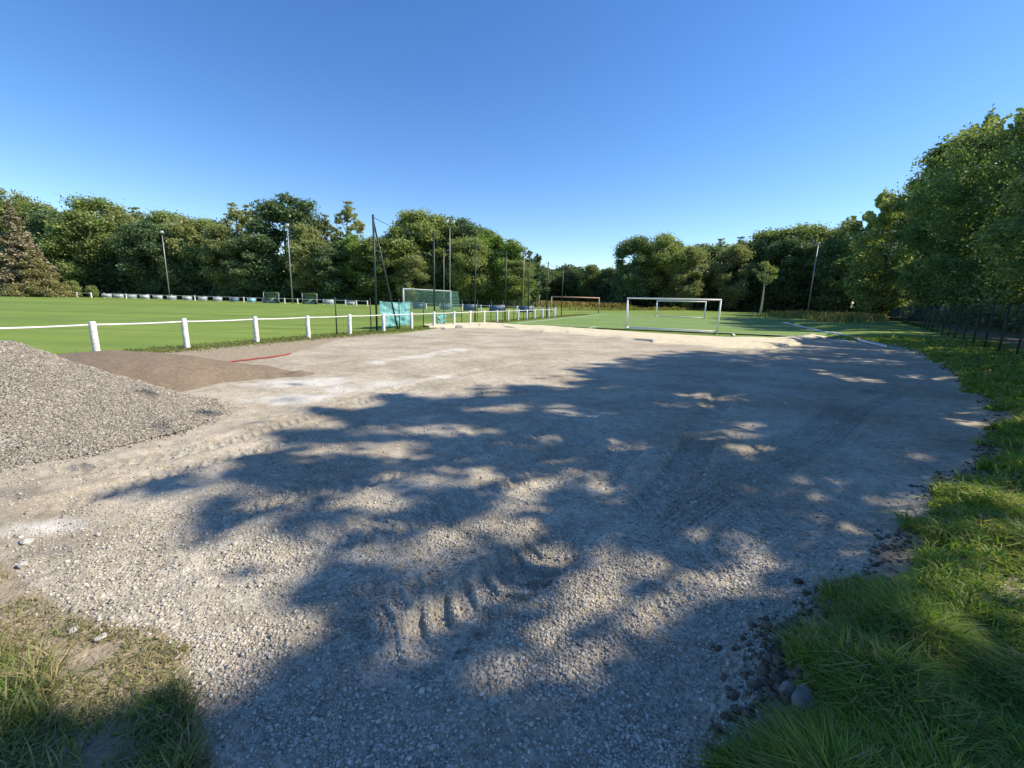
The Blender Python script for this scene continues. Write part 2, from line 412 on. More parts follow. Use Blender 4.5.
# adaptive polar grid
ang = np.concatenate([np.arange(-63, 63.001, .14), np.arange(66, 297, 3.)])
ang = np.radians(ang)
rr = [.2]
while rr[-1] < 260:
    q = rr[-1]; rr.append(q*(1.06 if q < 1.15 else 1.006 if q < 4 else 1.0085 if q < 30 else 1.025))
rr = np.array(rr)
A, Rr = np.meshgrid(ang, rr)
X = (np.sin(A)*Rr); Y = (np.cos(A)*Rr)
Z0 = zones(X.ravel(), Y.ravel())
Hh = height(X.ravel(), Y.ravel(), Z0)
V = np.stack([X.ravel(), Y.ravel(), Hh], 1)
nr, na = A.shape
ii, jj = np.meshgrid(np.arange(nr-1), np.arange(na), indexing='ij')
j2 = (jj+1) % na
F = np.stack([ii*na+jj, (ii+1)*na+jj, (ii+1)*na+j2, ii*na+j2], -1).reshape(-1, 4)[:, ::-1]
zone = np.stack([Z0[0], Z0[1], Z0[2], Z0[3]], 1)
fc = V[F[:, 0]][:, :2]/2+V[F[:, 2]][:, :2]/2
is_g = inpoly(fc[:, 0], fc[:, 1], GP)
is_v = inpoly(fc[:, 0], fc[:, 1], verge_poly) & ~is_g
is_l = inpoly(fc[:, 0], fc[:, 1], left_poly) & ~is_g & ~is_v
def piece(name, mask):
    f = F[mask]; idx, inv = np.unique(f, return_inverse=True)
    o = mesh_np(name, V[idx], inv.reshape(f.shape), M['ground'], smooth=True, attrs={'zone': zone[idx]})
    return tag(o, kind='structure')
piece('gravel_yard', is_g); piece('grass_verge', is_v); piece('bare_earth', is_l)
piece('grass_field', ~(is_g | is_v | is_l))
# the land beyond, out to the horizon
mb = MB(); RI, RO = 259., 4500.
an = np.linspace(0, 2*math.pi, 73)
for i in range(72):
    a, b = an[i], an[i+1]
    mb.add([[math.sin(a)*RI, math.cos(a)*RI, -.02], [math.sin(b)*RI, math.cos(b)*RI, -.02], [math.sin(b)*RO, math.cos(b)*RO, -.02], [math.sin(a)*RO, math.cos(a)*RO, -.02]], [[0, 3, 2, 1]])
o = mb.build('countryside', M['turf']); tag(o, kind='structure')
def gz(x, y):
    x = np.atleast_1d(np.asarray(x, float)); y = np.atleast_1d(np.asarray(y, float))
    return height(x, y)

# ------------------------------------------------------------------ small pitch, its lines, sand strip
def flat(name, pts, z, mat, n=24, kind='structure'):
    """subdivided quad sheet from four corners following the ground"""
    a, b, c, d = [np.asarray(p, float)[:2] for p in pts]
    t = np.linspace(0, 1, n)
    S, T = np.meshgrid(t, t)
    Q = (1-S)[..., None]*((1-T)[..., None]*a+T[..., None]*d)+S[..., None]*((1-T)[..., None]*b+T[..., None]*c)
    q = Q.reshape(-1, 2); zz = np.full(len(q), z)
    i, j = np.meshgrid(np.arange(n-1), np.arange(n-1), indexing='ij')
    f = np.stack([i*n+j, i*n+j+1, (i+1)*n+j+1, (i+1)*n+j], -1).reshape(-1, 4)
    o = mesh_np(name, np.column_stack([q, zz]), f, mat); tag(o, kind=kind); return o
S0, S1, K0, K1 = 29.2, 66.0, -13.3, 8.0
TZ = .075
flat('synthetic_pitch', [SN(S0-.6, K0-1), SN(S0+3.4, K1+.15), SN(S1+3, K1+.15), SN(S1+3, K0-1)], TZ, M['turf'])
lw = .12
def line(a, b, wd=lw):
    a = np.asarray(a, float)[:2]; b = np.asarray(b, float)[:2]; d = (b-a)/np.linalg.norm(b-a); nn = np.array([-d[1], d[0]])*wd/2
    return [[*(a-nn), TZ+.006], [*(b-nn), TZ+.006], [*(b+nn), TZ+.006], [*(a+nn), TZ+.006]]
lines = MB()
SG = 31.3; KC = -2.6
segs = [(SN(S0+1.9, K0), SN(S1, K0)), (SN(S1, K0+.06), SN(S1, K1-.06)), (SN(S0+2.6, K0+.06), SN(S0+2.6, K1-.06)),
        (SN(47.5, K0+.06), SN(47.5, K1-.06)), (SN(40, KC-6), SN(40, KC+6)), (SN(S0+.3, KC-4.6), SN(S0+2.4, KC-4.6)), (SN(S0+.1, KC+4.4), SN(S0+1.8, KC+4.4)), (SN(56, KC-6), SN(56, KC+6))]
for k, (a, b) in enumerate(segs):
    q = np.array(line(a, b)); q[:, 2] += .0015*k; lines.add(q, [[0, 1, 2, 3]])
tag(lines.build('pitch_lines', M['lime']), kind='structure')
# pale kerb edging beside the pitch, right side
mb = MB(); path = np.array([SN(q, K1+.25) for q in np.arange(26.5, 58, .5)]); path[:, 2] = np.maximum(gz(path[:, 0], path[:, 1]), TZ)+.02
mb.tube(path, .075, 4)
tag(mb.build('kerb_edging', M['concrete']), kind='structure')
# sand strip along the near edge of the pitch : gentle bank
px_top = [(430, 324), (486, 322.5), (520, 325), (560, 327), (600, 330), (660, 334), (720, 337), (770, 338), (818, 335)]
px_bot = [(425, 328), (470, 328), (520, 330), (560, 333), (600, 336.5), (660, 343), (720, 348), (770, 349), (822, 338)]
tp = np.array([P(*q) for q in px_top]); bt = np.array([P(*q) for q in px_bot]); nn_ = 200; t = np.linspace(0, 1, nn_); tk = np.linspace(0, 1, len(tp))
T = np.stack([np.interp(t, tk, tp[:, i]) for i in range(2)], 1); B = np.stack([np.interp(t, tk, bt[:, i]) for i in range(2)], 1)
m_ = 14; vs = []
for k in range(m_):
    f = k/(m_-1); q = T*(1-f)+B*f
    q = q+(np.stack([vn(q[:, 0]*1.2, q[:, 1]*1.2, 3), vn(q[:, 0]*1.2, q[:, 1]*1.2, 6)], 1)-.5)*.9*min(1, 4*f)
    z = .01+.13*math.sin(math.pi*f)**.6*(.6+.8*fbm(q[:, 0]*.9, q[:, 1]*.9, 3, 8)) - (.05 if f in (0., 1.) else 0)
    vs.append(np.column_stack([q, z+np.maximum(gz(q[:, 0], q[:, 1]), -.01)*(1-f)*.8+gz(q[:, 0], q[:, 1])*f]))
i, j = np.meshgrid(np.arange(m_-1), np.arange(nn_-1), indexing='ij')
f = np.stack([i*nn_+j, i*nn_+j+1, (i+1)*nn_+j+1, (i+1)*nn_+j], -1).reshape(-1, 4)
tag(mesh_np('sand_strip', np.concatenate(vs), f[:, ::-1], M['sand'], smooth=True), kind='structure')

# ------------------------------------------------------------------ heaps
def heap(name, cx, cy, fn, rad, mat, label, step=.035, stones=0, seed=1):
    xs = np.arange(cx-rad, cx+rad, step); Xg, Yg = np.meshgrid(xs, np.arange(cy-rad, cy+rad, step))
    h = fn(Xg, Yg); nx = Xg.shape[1]
    keep = h > -.06
    Vv = np.column_stack([Xg.ravel(), Yg.ravel(), h.ravel()])
    i, j = np.meshgrid(np.arange(Xg.shape[0]-1), np.arange(nx-1), indexing='ij')
    f = np.stack([i*nx+j, i*nx+j+1, (i+1)*nx+j+1, (i+1)*nx+j], -1).reshape(-1, 4)
    f = f[keep.ravel()[f].all(1)]
    idx, inv = np.unique(f, return_inverse=True)
    e = empty(name, (cx, cy, 0), label, 'heap')
    Vl = Vv[idx]-[cx, cy, 0]
    mesh_np('mound', Vl, inv.reshape(f.shape), mat, e, smooth=True)
    return e
HX, HY = -8.4, 6.0
def heap_h(x, y):
    dx = x-HX; dy = y-HY
    wob = 1+.12*(fbm(x*.5, y*.5, 3, 41)-.5)*2
    # ridge runs off to the left; near toe steeper
    d = np.hypot(np.maximum(dx, 0)/3.9, dy/np.where(dy < 0, 2.9, 2.1))
    d2 = np.hypot(np.minimum(dx, 0)/5.5, dy/np.where(dy < 0, 3.0, 2.9))
    d = np.where(dx > 0, d, d2)*wob
    h = 1.55*np.clip(1-d, -.2, 1)
    h = np.where(h > 1.08, 1.08+(h-1.08)*.4, h)
    return h+(fbm(x*3, y*3, 4, 44)-.5)*.07+(vn(x*22, y*22, 46)-.5)*.02
heap('gravel_heap', HX, HY, heap_h, 5.8, M['heap'], 'large grey gravel heap at the left edge of the yard')
SX, SY = -8.5, 9.1
def sand_h(x, y):
    a = R(-12); dx = (x-SX)*math.cos(a)-(y-SY)*math.sin(a); dy = (x-SX)*math.sin(a)+(y-SY)*math.cos(a)
    d = np.hypot(dx/3.3, dy/1.5)*(1+.25*(fbm(x*.8, y*.8, 3, 51)-.5)*2)
    return .6*np.clip(1-d**1.6, -.2, 1)+(fbm(x*3, y*3, 4, 54)-.5)*.05
heap('sand_heap', SX, SY, sand_h, 4.6, M['sand_heap'], 'low brown sand heap between the gravel heap and the white barrier', .05)

# ------------------------------------------------------------------ loose stones
def stones(name, pts, sizes, mat, label=None):
    n_ = len(pts); base = np.array([[-1,-1,-1],[1,-1,-1],[1,1,-1],[-1,1,-1],[-1,-1,1],[1,-1,1],[1,1,1],[-1,1,1]], float)
    base = base[None]*(1+rng.uniform(-.45, .35, (n_, 8, 3)))*rng.uniform([.6, .5, .4], [1.1, .9, .75], (n_, 3))[:, None]*.5
    a = rng.uniform(0, 2*math.pi, (n_, 2))
    c, s = np.cos(a[:, :1]), np.sin(a[:, :1]); x = base[..., 0]*c-base[..., 1]*s; y = base[..., 0]*s+base[..., 1]*c
    t = rng.uniform(-.6, .6, (n_, 1)); z = base[..., 2]*np.cos(t)-x*np.sin(t); x = base[..., 2]*np.sin(t)+x*np.cos(t)
    Vv = np.stack([x, y, z], -1)*sizes[:, None, None]+pts[:, None]
    f = np.array([[0,3,2,1],[4,5,6,7],[0,1,5,4],[1,2,6,5],[2,3,7,6],[3,0,4,7]])
    Ff = (np.arange(n_)*8)[:, None, None]+f[None]
    return mesh_np(name, Vv.reshape(-1, 3), Ff.reshape(-1, 4), mat)
nst = 170000
a = R(1)*rng.uniform(-60, 60, nst); r_ = np.exp(rng.uniform(math.log(1.2), math.log(10), nst))
sx, sy = np.sin(a)*r_, np.cos(a)*r_
g, d, b, co, dg, dl, dv = zones(sx, sy)
pr = np.clip(co*1.35-.15, 0, 1)*sstep(-.12, .08, dg)*(.35+.65*(fbm(sx*2.2, sy*2.2, 3, 61) > .47))
k = (rng.random(nst) < pr) & (r_ > 0) & (heap_h(sx, sy) < 0)
sx, sy, r_ = sx[k], sy[k], r_[k]
sz = rng.lognormal(math.log(.0105), .34, len(sx))*np.clip(.85+r_*.05, .9, 1.35)
hz = gz(sx, sy)
o = stones('loose_gravel', np.column_stack([sx, sy, hz+sz*.15]), sz, M['stones'])
tag(o, 'loose crushed stones strewn over the near part of the gravel yard', 'gravel', kind='stuff')
# stones on the heap
nst = 90000
sx = rng.uniform(HX-1.5, HX+4.4, nst); sy = rng.uniform(HY-3.4, HY+1.8, nst); hh = heap_h(sx, sy)
k = (hh > -.02) | ((hh > -.10) & (rng.random(nst) < .07)); hh = np.maximum(hh, 0.012); sx, sy, hh = sx[k], sy[k], hh[k]; sz = rng.lognormal(math.log(.0145), .35, len(sx))*np.where(hh < .12, 1.15, 1)
o = stones('heap_stones', np.column_stack([sx, sy, hh+.002]), sz, M['heap_stones'])
hp = [q for q in bpy.data.objects if q.name == 'gravel_heap'][0]
o.parent = hp; o.matrix_parent_inverse = Matrix.Translation((-HX, -HY, 0)); o.name = 'stone_cover'; o['kind'] = 'stuff'
# clods of soil along the torn edge of the verge
nst = 3600; ve = np.array(verge_edge)
seg = rng.integers(0, len(ve)-3, nst); t = rng.random(nst)[:, None]
q = ve[seg]*(1-t)+ve[seg+1]*t+rng.normal(0, .09, (nst, 2))+np.array([.08, 0])
rad = np.hypot(q[:, 0], q[:, 1]); k = rng.random(nst) < fbm(q[:, 0]*1.2, q[:, 1]*1.2, 2, 71)*1.5-.2
q = q[k]; sz = np.clip(rng.lognormal(math.log(.024), .5, len(q)), 0, .06)
o = stones('soil_clods', np.column_stack([q, gz(q[:, 0], q[:, 1])+sz*.15]), sz, M['clod'])
tag(o, 'dark crumbs of torn soil along the edge of the grass verge', 'soil', kind='stuff')

def rock(name, u, v, size, mat, label, flat_=.6, cat='rock', seed=0, lift=.1):
    import bmesh
    bm = bmesh.new(); bmesh.ops.create_icosphere(bm, subdivisions=3, radius=.5)
    rg = np.random.default_rng(seed)
    pl = [(rg.normal(size=3), rg.uniform(.28, .42)) for _ in range(12)]
    for vv in bm.verts:
        c = np.array(vv.co)
        for nn, dd in pl:
            nn = nn/np.linalg.norm(nn); e = c@nn-dd
            if e > 0: c = c-nn*e
        c += (vn(c[:1]*9+seed, c[1:2]*9+c[2]*7, seed)[0]-.5)*.05
        vv.co = Vector(c*np.array([size, size*.75, size*flat_]))
    me = bpy.data.meshes.new(name); bm.to_mesh(me); bm.free(); me.materials.append(mat)
    o = bpy.data.objects.new(name, me); C.objects.link(o); p = P(u, v); z = gz(p[0], p[1])[0]
    p = P(u, v, z+size*flat_*.2)
    o.location = (p[0], p[1], p[2]+size*flat_*(lift-.12)); o.rotation_euler = (0, rg.uniform(-.2, .2), rg.uniform(0, 6))
    return tag(o, label, cat)
rock('rock', 806, 699, .17, M['rock'], 'flat grey rock half sunk in grass at the near verge edge, larger of the pair', .45, seed=1)
rock('rock', 788, 690, .10, M['rock'], 'small rounded grey rock left of the flat one at the near verge edge', .7, seed=2)
rock('soil_lump', 846, 592, .26, M['clod'], 'dark lump of torn soil on the gravel edge beside the long grass', .65, 'soil lump', seed=3)
rock('soil_lump', 832, 607, .17, M['clod'], 'smaller dark soil clod just left of the big lump at the grass edge', .6, 'soil lump', seed=4)
rock('rock', 23, 565, .09, M['pale_rock'], 'pale stone at the left frame edge where gravel meets bare earth', .6, seed=5)
rock('rock', 26, 541, .11, M['pale_rock'], 'whitish block above the small pale stone at the left of the yard', .55, seed=6)
rock('rock', 74, 629, .07, M['pale_rock'], 'pale stone lying on the bare earth below the gravel edge, left one', .5, seed=7)
rock('rock', 100, 638, .07, M['pale_rock'], 'pale stone lying on the bare earth just right of the other one', .5, seed=8)
rock('rock', 459, 327, .55, M['pale_rock'], 'pale boulder at the foot of the white barrier near the sand strip', .6, seed=9)
rock('rock', 444, 328.5, .35, M['pale_rock'], 'small pale boulder left of the bigger one below the white barrier', .6, seed=10)

# ------------------------------------------------------------------ grass blades
def blades(name, x, y, z, h, wd, mat, lean=.5, label=None, cat='grass', winddir=None):
    n_ = len(x); a = rng.uniform(0, 2*math.pi, n_)
    ld = rng.uniform(0, 2*math.pi, n_) if winddir is None else winddir+rng.normal(0, 1.5, n_)
    L = lean*rng.uniform(.3, 1.5, n_)*h
    sd = np.stack([np.cos(a), np.sin(a), np.zeros(n_)], 1)*wd[:, None]/2
    dl_ = np.stack([np.cos(ld), np.sin(ld)], 1)*L[:, None]
    b = np.column_stack([x, y, z-.02])
    m1 = b+np.column_stack([dl_*.35, h*.6]); tp_ = b+np.column_stack([dl_, h*(1-.28*np.clip(L/h, 0, 1.5)**1.3)])
    Vv = np.stack([b-sd, b+sd, m1+sd*.85, m1-sd*.85, tp_+sd*.08, tp_-sd*.08], 1).reshape(-1, 3)
    f = np.array([[0, 1, 2, 3], [3, 2, 4, 5]]); Ff = (np.arange(n_)*6)[:, None, None]+f
    o = mesh_np(name, Vv, Ff.reshape(-1, 4), mat)
    return tag(o, label, cat, kind='stuff')
nb = 600000
a = R(1)*rng.uniform(15, 66, nb); r_ = np.exp(rng.uniform(math.log(1.3), math.log(34), nb))
x, y = np.sin(a)*r_, np.cos(a)*r_
dv = sdf(x, y, verge_poly); dens = fbm(x*1.1, y*1.1, 3, 81)
kk = x*NS[0]+y*NS[1]
edge_n = (fbm(x*2.5, y*2.5, 3, 83)-.42)*.9
k = (dv > edge_n*.8+.09*sstep(5, 2.5, r_)) & (rng.random(nb) < np.clip(dens*2.4-.2, .65, 1)) & (foff(x, y) < .6)
x, y, r_, dens, kk = x[k], y[k], r_[k], dens[k], kk[k]
tuft = fbm(x*2.7, y*2.7, 3, 85)
h = (.02+.25*tuft*dens*1.8)*rng.uniform(.25, 1.4, len(x))*(.6+.4*sstep(2, 5, r_)); h = np.clip(h, .02, .26)
wd = .0062*np.clip(r_/3.2, 1, 7)*rng.uniform(.5, 1.9, len(x))
wdir = 6.28*fbm(x*2.2, y*2.2, 2, 88)*2
dry = rng.random(len(x)) < .04+.22*(fbm(x*1.6, y*1.6, 3, 91) > .56)
for msk, nm, mt, lb in ((~dry, 'long_grass', 'grass_blade', 'long lush green grass on the verge right of the gravel'), (dry, 'dry_grass', 'grass_dry', 'yellow dry stalks among the long grass of the right verge')):
    blades(nm, x[msk], y[msk], gz(x[msk], y[msk]), h[msk], wd[msk], M[mt], 1.1, lb, winddir=wdir[msk])
# broad weed leaves in the verge
nb = 26000
a = R(1)*rng.uniform(22, 60, nb); r_ = np.exp(rng.uniform(math.log(1.5), math.log(12), nb)); x, y = np.sin(a)*r_, np.cos(a)*r_
k = (sdf(x, y, verge_poly) > .15) & (fbm(x*1.7, y*1.7, 2, 93) > .6)
x, y, r_ = x[k], y[k], r_[k]
blades('broad_weeds', x, y, gz(x, y), rng.uniform(.05, .15, len(x)), rng.uniform(.010, .022, len(x)), M['grass_blade'], 1.3, 'broad leaved weeds growing through the grass of the right verge', 'weeds')
# left patch
nb = 120000
a = R(1)*rng.uniform(-62, -18, nb); r_ = np.exp(rng.uniform(math.log(1.3), math.log(4.8), nb)); x, y = np.sin(a)*r_, np.cos(a)*r_
dg_ = sdf(x, y, turf_grass)+(fbm(x*3.5, y*3.5, 3, 99)-.5)*.7; dl = sdf(x, y, left_poly)
pr = np.where(dg_ > -.05, 1.5*fbm(x*2, y*2, 3, 95)-.28, .6*(fbm(x*3, y*3, 2, 96) > .42))
k = (dl > .03) & (rng.random(nb) < pr); x, y = x[k], y[k]; dg_ = dg_[k]
h = np.where(dg_ > 0, .04+.17*fbm(x*3, y*3, 3, 97), .05)*rng.uniform(.4, 1.3, len(x))
dry = rng.random(len(x)) < np.where(dg_ > .1, .33, .92)
for msk, nm, mt, lb in ((~dry, 'short_grass', 'grass_patch', 'patchy green grass in the lower left corner'), (dry, 'straw', 'grass_dry', 'dry straw and cut grass on the bare earth at lower left')):
    blades(nm, x[msk], y[msk], gz(x[msk], y[msk]), h[msk], .0055*rng.uniform(.7, 1.5, msk.sum()), M[mt], .9, lb)
# rough grass along the barrier foot
nb = 60000
s = rng.uniform(2, 62, nb)**1.0; kx = rng.normal(P(97, 356)@NS, .45, nb)
x = US[0]*s+NS[0]*kx; y = US[1]*s+NS[1]*kx
k = (sdf(x, y, GP) < .05) & (heap_h(x, y) < -.0) & (y > 6); x, y = x[k], y[k]
blades('rough_grass', x, y, gz(x, y), rng.uniform(.03, .11, len(x)), rng.uniform(.02, .04, len(x)), M['grass_rough'], .8, 'rough unmown grass along the foot of the white barrier')
# tall weeds where the verge meets the pitch
nb = 34000; wx = []
for (u, v, ru, rv, dens_) in [(845, 320, 26, 3.2, 1), (800, 316, 34, 1.6, .6), (868, 318, 14, 3, .8), (700, 309.5, 120, .9, .8), (590, 307, 60, .8, .8)]:
    q = int(nb*dens_/4.2); uu = u+rng.normal(0, .5, q)*ru; vv = np.maximum(v+rng.normal(0, .6, q)*rv, 307.5+(u-590)*.026)
    wx += [P(a_, b_) for a_, b_ in zip(uu, vv)]
wx = np.array(wx); x, y = wx[:, 0], wx[:, 1]
blades('tall_weeds', x, y, gz(x, y), rng.uniform(.3, 1.2, len(x))*(.5+fbm(x*.5, y*.5, 2, 98)), rng.uniform(.04, .10, len(x)), M['weed'], .5, 'tall yellow and reddish weeds at the far end of the gravel yard', 'weeds')

# ------------------------------------------------------------------ white barrier (posts + rail)
def barrier(name, pts, label, spacing=None, ph=1.0, sec=.13, rail=True, rail_r=.025, mat='concrete', seed=0):
    pts = [np.asarray(p, float) for p in pts]
    e = empty(name, tuple(pts[0]), label, 'barrier'); rg = np.random.default_rng(seed)
    o0 = pts[0]; d = pts[-1]-pts[0]; d /= np.linalg.norm(d); n2 = np.array([-d[1], d[0], 0])
    for p in pts:
        mb = MB(); zt = ph*rg.uniform(.98, 1.02); a = rg.normal(0, .012, 2)
        tilt = np.array([a[0], a[1], 1.]); c = p-o0
        s = sec/2; rows = [(-.1, 1), (.02, 1), (zt-.03, .97), (zt, .80)]
        Vv = []
        for z, k_ in rows:
            cc = c+tilt*z
            for q in ((-1, -1), (1, -1), (1, 1), (-1, 1)):
                Vv.append(cc+d*s*k_*q[0]+n2*s*k_*q[1])
        Ff = [[i*4+j, i*4+(j+1) % 4, (i+1)*4+(j+1) % 4, (i+1)*4+j] for i in range(3) for j in range(4)]+[[12, 13, 14, 15]]
        mb.add(Vv, Ff); mb.build('post', M[mat], e)
    if rail:
        mb = MB(); path = []
        for i in range(len(pts)-1):
            for t in np.linspace(0, 1, 6)[:-1]:
                q = pts[i]*(1-t)+pts[i+1]*t-o0; q = q+np.array([0, 0, ph-.09-.018*math.sin(math.pi*t)]); path.append(q)
        path.append(pts[-1]-o0+np.array([0, 0, ph-.09]))
        mb.tube(path, rail_r, 8); mb.build('rail', M['rail'], e, True)
    return e
p0 = P(97, 356); step = 2.34
K = p0@NS; s0 = p0@US
q1 = P(554.3, 317.2); bl = (q1-p0); bl[2] = 0; tt = np.linspace(-.25, 1.1, 4000); LL = p0+bl*tt[:, None]
uu_ = proj(LL)[0]; bp = [LL[np.argmin(abs(uu_-u_))].copy() for u_ in (97, 187, 257, 308.5, 350, 383.8, 411.5, 434, 454, 470, 484, 497, 508, 518, 526.6, 534.4, 542.6, 548.5, 554.3)]
for _ in range(2): bp.insert(0, 2*bp[0]-bp[1])
for p in bp: p[2] = gz(p[0], p[1])[0]-.02
barrier('pitch_barrier', bp, 'white concrete post and rail barrier running from the gravel heap toward the pitch')
# extra post seen beside the leaning brace
far_a = [PD(u, 88) for u in (-40, -24, -9, 6, 20.8, 35.3, 49, 62.8, 75.8, 90)]
barrier('pitch_barrier', far_a, 'distant white post barrier in front of the brown conifer at far left', rail_r=.035, sec=.2)
far_b = [PD(u, d_) for u, d_ in zip((103, 125, 147, 171, 194, 217, 243, 262, 284, 297, 323, 334, 345, 356, 367), np.linspace(88, 76, 15))]
barrier('pitch_barrier', far_b, 'far touchline barrier carrying the small advertising boards before the left wood', rail_r=.03, sec=.16)
far_c = [PD(u, d_) for u, d_ in zip((385, 412, 426, 440, 462, 481, 505, 517, 540, 556), np.linspace(66, 58, 10))]
barrier('pitch_barrier', far_c, 'white barrier behind the green netted goal carrying dark blue boards', rail_r=.03, sec=.14)

ords = ['first', 'second', 'third', 'fourth', 'fifth', 'sixth', 'seventh', 'eighth', 'ninth', 'tenth', 'eleventh', 'twelfth', 'thirteenth', 'fourteenth', 'fifteenth', 'sixteenth', 'seventeenth', 'eighteenth', 'nineteenth', 'twentieth', 'twenty first', 'twenty second', 'twenty third', 'twenty fourth']
def board(u, depth, wpx, h, mat, label, group, z=.18):
    c = PD(u, depth); wd = wpx/FPX*depth
    e = empty('advertising_board', tuple(c), label, 'board', group)
    toc = -c/np.linalg.norm(c[:2]); toc[2] = 0; ax = np.array([-toc[1], toc[0], 0])
    A_ = [ax, toc, [0, 0, 1.]]
    mb = MB(); mb.box(toc*.14+np.array([0, 0, z+h/2]), (wd, .03, h), A_); mb.build('panel', M[mat], e)
    mb = MB()
    for sx_ in (-1, 1): mb.box(toc*.16+ax*sx_*(wd/2-.02)+np.array([0, 0, z+h/2]), (.05, .06, h+.06), A_)
    for sz_ in (0, 1): mb.box(toc*.16+np.array([0, 0, z+h*sz_]), (wd-.1, .05, .04), A_)
    mb.build('frame', M['galv'], e)
cols = ['board_white']*3+['board_white', 'board_white', 'board_white', 'board_white', 'board_white', 'board_white', 'board_blue', 'board_cyan']
for i, u in enumerate((106, 118, 131, 144, 157, 171, 186.5, 202, 217, 233.5, 251)):
    kind_ = {'board_white': 'small whitish', 'board_blue': 'small dull blue', 'board_cyan': 'small bright blue'}[cols[i]]
    board(u, 86.5-.9*i, 7.6, .72, cols[i], f'{kind_} advertising board on the far touchline barrier, {ords[i]} from the left', 'advertising boards on the far touchline')
board(328.5, 78, 10.5, .85, 'board_white', 'grey white board between two posts, right of the right dugout', 'advertising boards on the far touchline')
board(350.5, 77, 9, .6, 'board_white', 'low pale board between barrier posts left of the tall green pole', 'advertising boards on the far touchline')
for i, (u, d_, wp) in enumerate(((418.5, 63, 12), (446, 62, 12), (470, 60, 13), (497, 59.5, 15), (526, 59, 15))):
    board(u, d_, wp, .85, 'board_blue', f'dark blue board on the barrier behind the netted goal, {ords[i]} from the left', 'dark blue boards behind the netted goal')

# dugouts
for u, lab in ((271, 'green team shelter left of the tall floodlight mast on the far touchline'), (309.5, 'green team shelter right of the tall floodlight mast on the far touchline')):
    dpt = 82; c = PD(u, dpt); e = empty('dugout', tuple(c), lab, 'shelter', 'team shelters on the far touchline')
    toc = -c/np.linalg.norm(c[:2]); toc[2] = 0; ax = np.array([-toc[1], toc[0], 0]); A_ = [ax, toc, [0, 0, 1.]]
    mb = MB(); prof = [(-.7, 0), (-.75, 1.0), (-.6, 1.6), (-.2, 1.95), (.6, 2.0)]; wd = 2.5
    for (a_, z_), (b_, w_) in zip(prof[:-1], prof[1:]):
        dd = toc*(b_-a_)+np.array([0, 0, w_-z_]); L = np.linalg.norm(dd); dd /= L
        mb.box(toc*(a_+b_)/2+np.array([0, 0, (z_+w_)/2]), (wd, .04, L), [ax, np.cross(ax, dd), dd])
    mb.build('roof_shell', M['dugout'], e)
    for sg in (-1, 1):
        mb = MB(); mb.box(ax*sg*wd/2+toc*-.05+np.array([0, 0, .8]), (.03, 1.2, 1.6), A_)
        mb.build('side_panel', M['dugout_clear'], e)
    mb = MB(); mb.box(toc*-.35+np.array([0, 0, .45]), (wd-.1, .35, .05), A_); mb.box(toc*-.35+np.array([0, 0, .22]), (wd-.5, .06, .42), A_); mb.build('bench', M['board_white'], e)
    for sg in (-1, 1):
        mb = MB(); mb.tube([ax*sg*wd/2+toc*.6, ax*sg*wd/2+toc*.6+np.array([0, 0, 2.0])], .05, 6)
        mb.build('front_post', M['galv'], e)

# ------------------------------------------------------------------ ball stop poles, green fence, turquoise sheet
KN = K-.55
pole_s = []
for u, v in ((377, 331),):
    pp = P(u, v); KN = pp@NS; sN = pp@US
e = empty('ball_stop_poles', tuple(SN(sN, KN)), 'row of tall dark green ball stop poles behind the white barrier, first one braced', 'ball stop')
o0 = SN(sN, KN)
tops = []
for i in range(7):
    p = SN(sN+5.55*i, KN); z = gz(p[0], p[1])[0]; hgt = 6.0
    mb = MB(); mb.tube([p-o0+[0, 0, z-.2], p-o0+[0, 0, hgt]], .055, 8); mb.tube([p-o0+[0, 0, hgt], p-o0+[0, 0, hgt+.02]], .065, 8)
    mb.build('pole', M['green_metal'], e, True); tops.append(p-o0+[0, 0, hgt-.1])
mb = MB(); q = P(398, 330); mb.tube([tops[0]-[0, 0, .15], q-o0], .05, 8); mb.build('brace', M['green_metal'], e, True)
mb = MB(); path = []
for a_, b_ in zip(tops[:-1], tops[1:]):
    for t in np.linspace(0, 1, 9)[:-1]: path.append(a_*(1-t)+b_*t-np.array([0, 0, .35*math.sin(math.pi*t)]))
path.append(tops[-1]); mb.tube(path, .014, 6); mb.build('top_rope', M['green_metal'], e)
# net bunched against the first pole
def wire_panel(mb, a, b, z0, z1, nx_, nz_, th=.005):
    a = np.asarray(a, float); b = np.asarray(b, float); d = b-a; L = np.linalg.norm(d[:2]); dd = d/np.linalg.norm(d); nn2 = np.array([-dd[1], dd[0], 0])
    for i in range(nx_+1):
        q = a+d*i/nx_; mb.box(q+[0, 0, (z0+z1)/2], (th, th, z1-z0), [dd, nn2, [0, 0, 1.]])
    for k_ in range(nz_+1):
        mb.box((a+b)/2+[0, 0, z0+(z1-z0)*k_/nz_]+nn2*th, (L, th, th*1.4), [dd, nn2, [0, 0, 1.]])
def mesh_fence(name, pts, hgt, label, post_h=None, cell=.1, th=.006, cellz=.2, brace=()):
    o0 = np.asarray(pts[0]); e = empty(name, tuple(o0), label, 'fence')
    for i, p in enumerate(pts):
        z = gz(p[0], p[1])[0]; mb = MB(); mb.tube([p-o0+[0, 0, z-.2], p-o0+[0, 0, z+(post_h or hgt+.06)]], .03, 6); mb.build('post', M['green_metal'], e)
        if i+1 < len(pts):
            q = pts[i+1]; zq = gz(q[0], q[1])[0]; mb = MB()
            L = np.linalg.norm(q-p); a_ = p-o0+[0, 0, z]; b_ = q-o0+[0, 0, zq]
            wire_panel(mb, a_, b_, .03, hgt, max(2, int(L/cell)), max(2, int(hgt/cellz)), th)
            mb.build('mesh_panel', M['green_metal'], e)
    return e
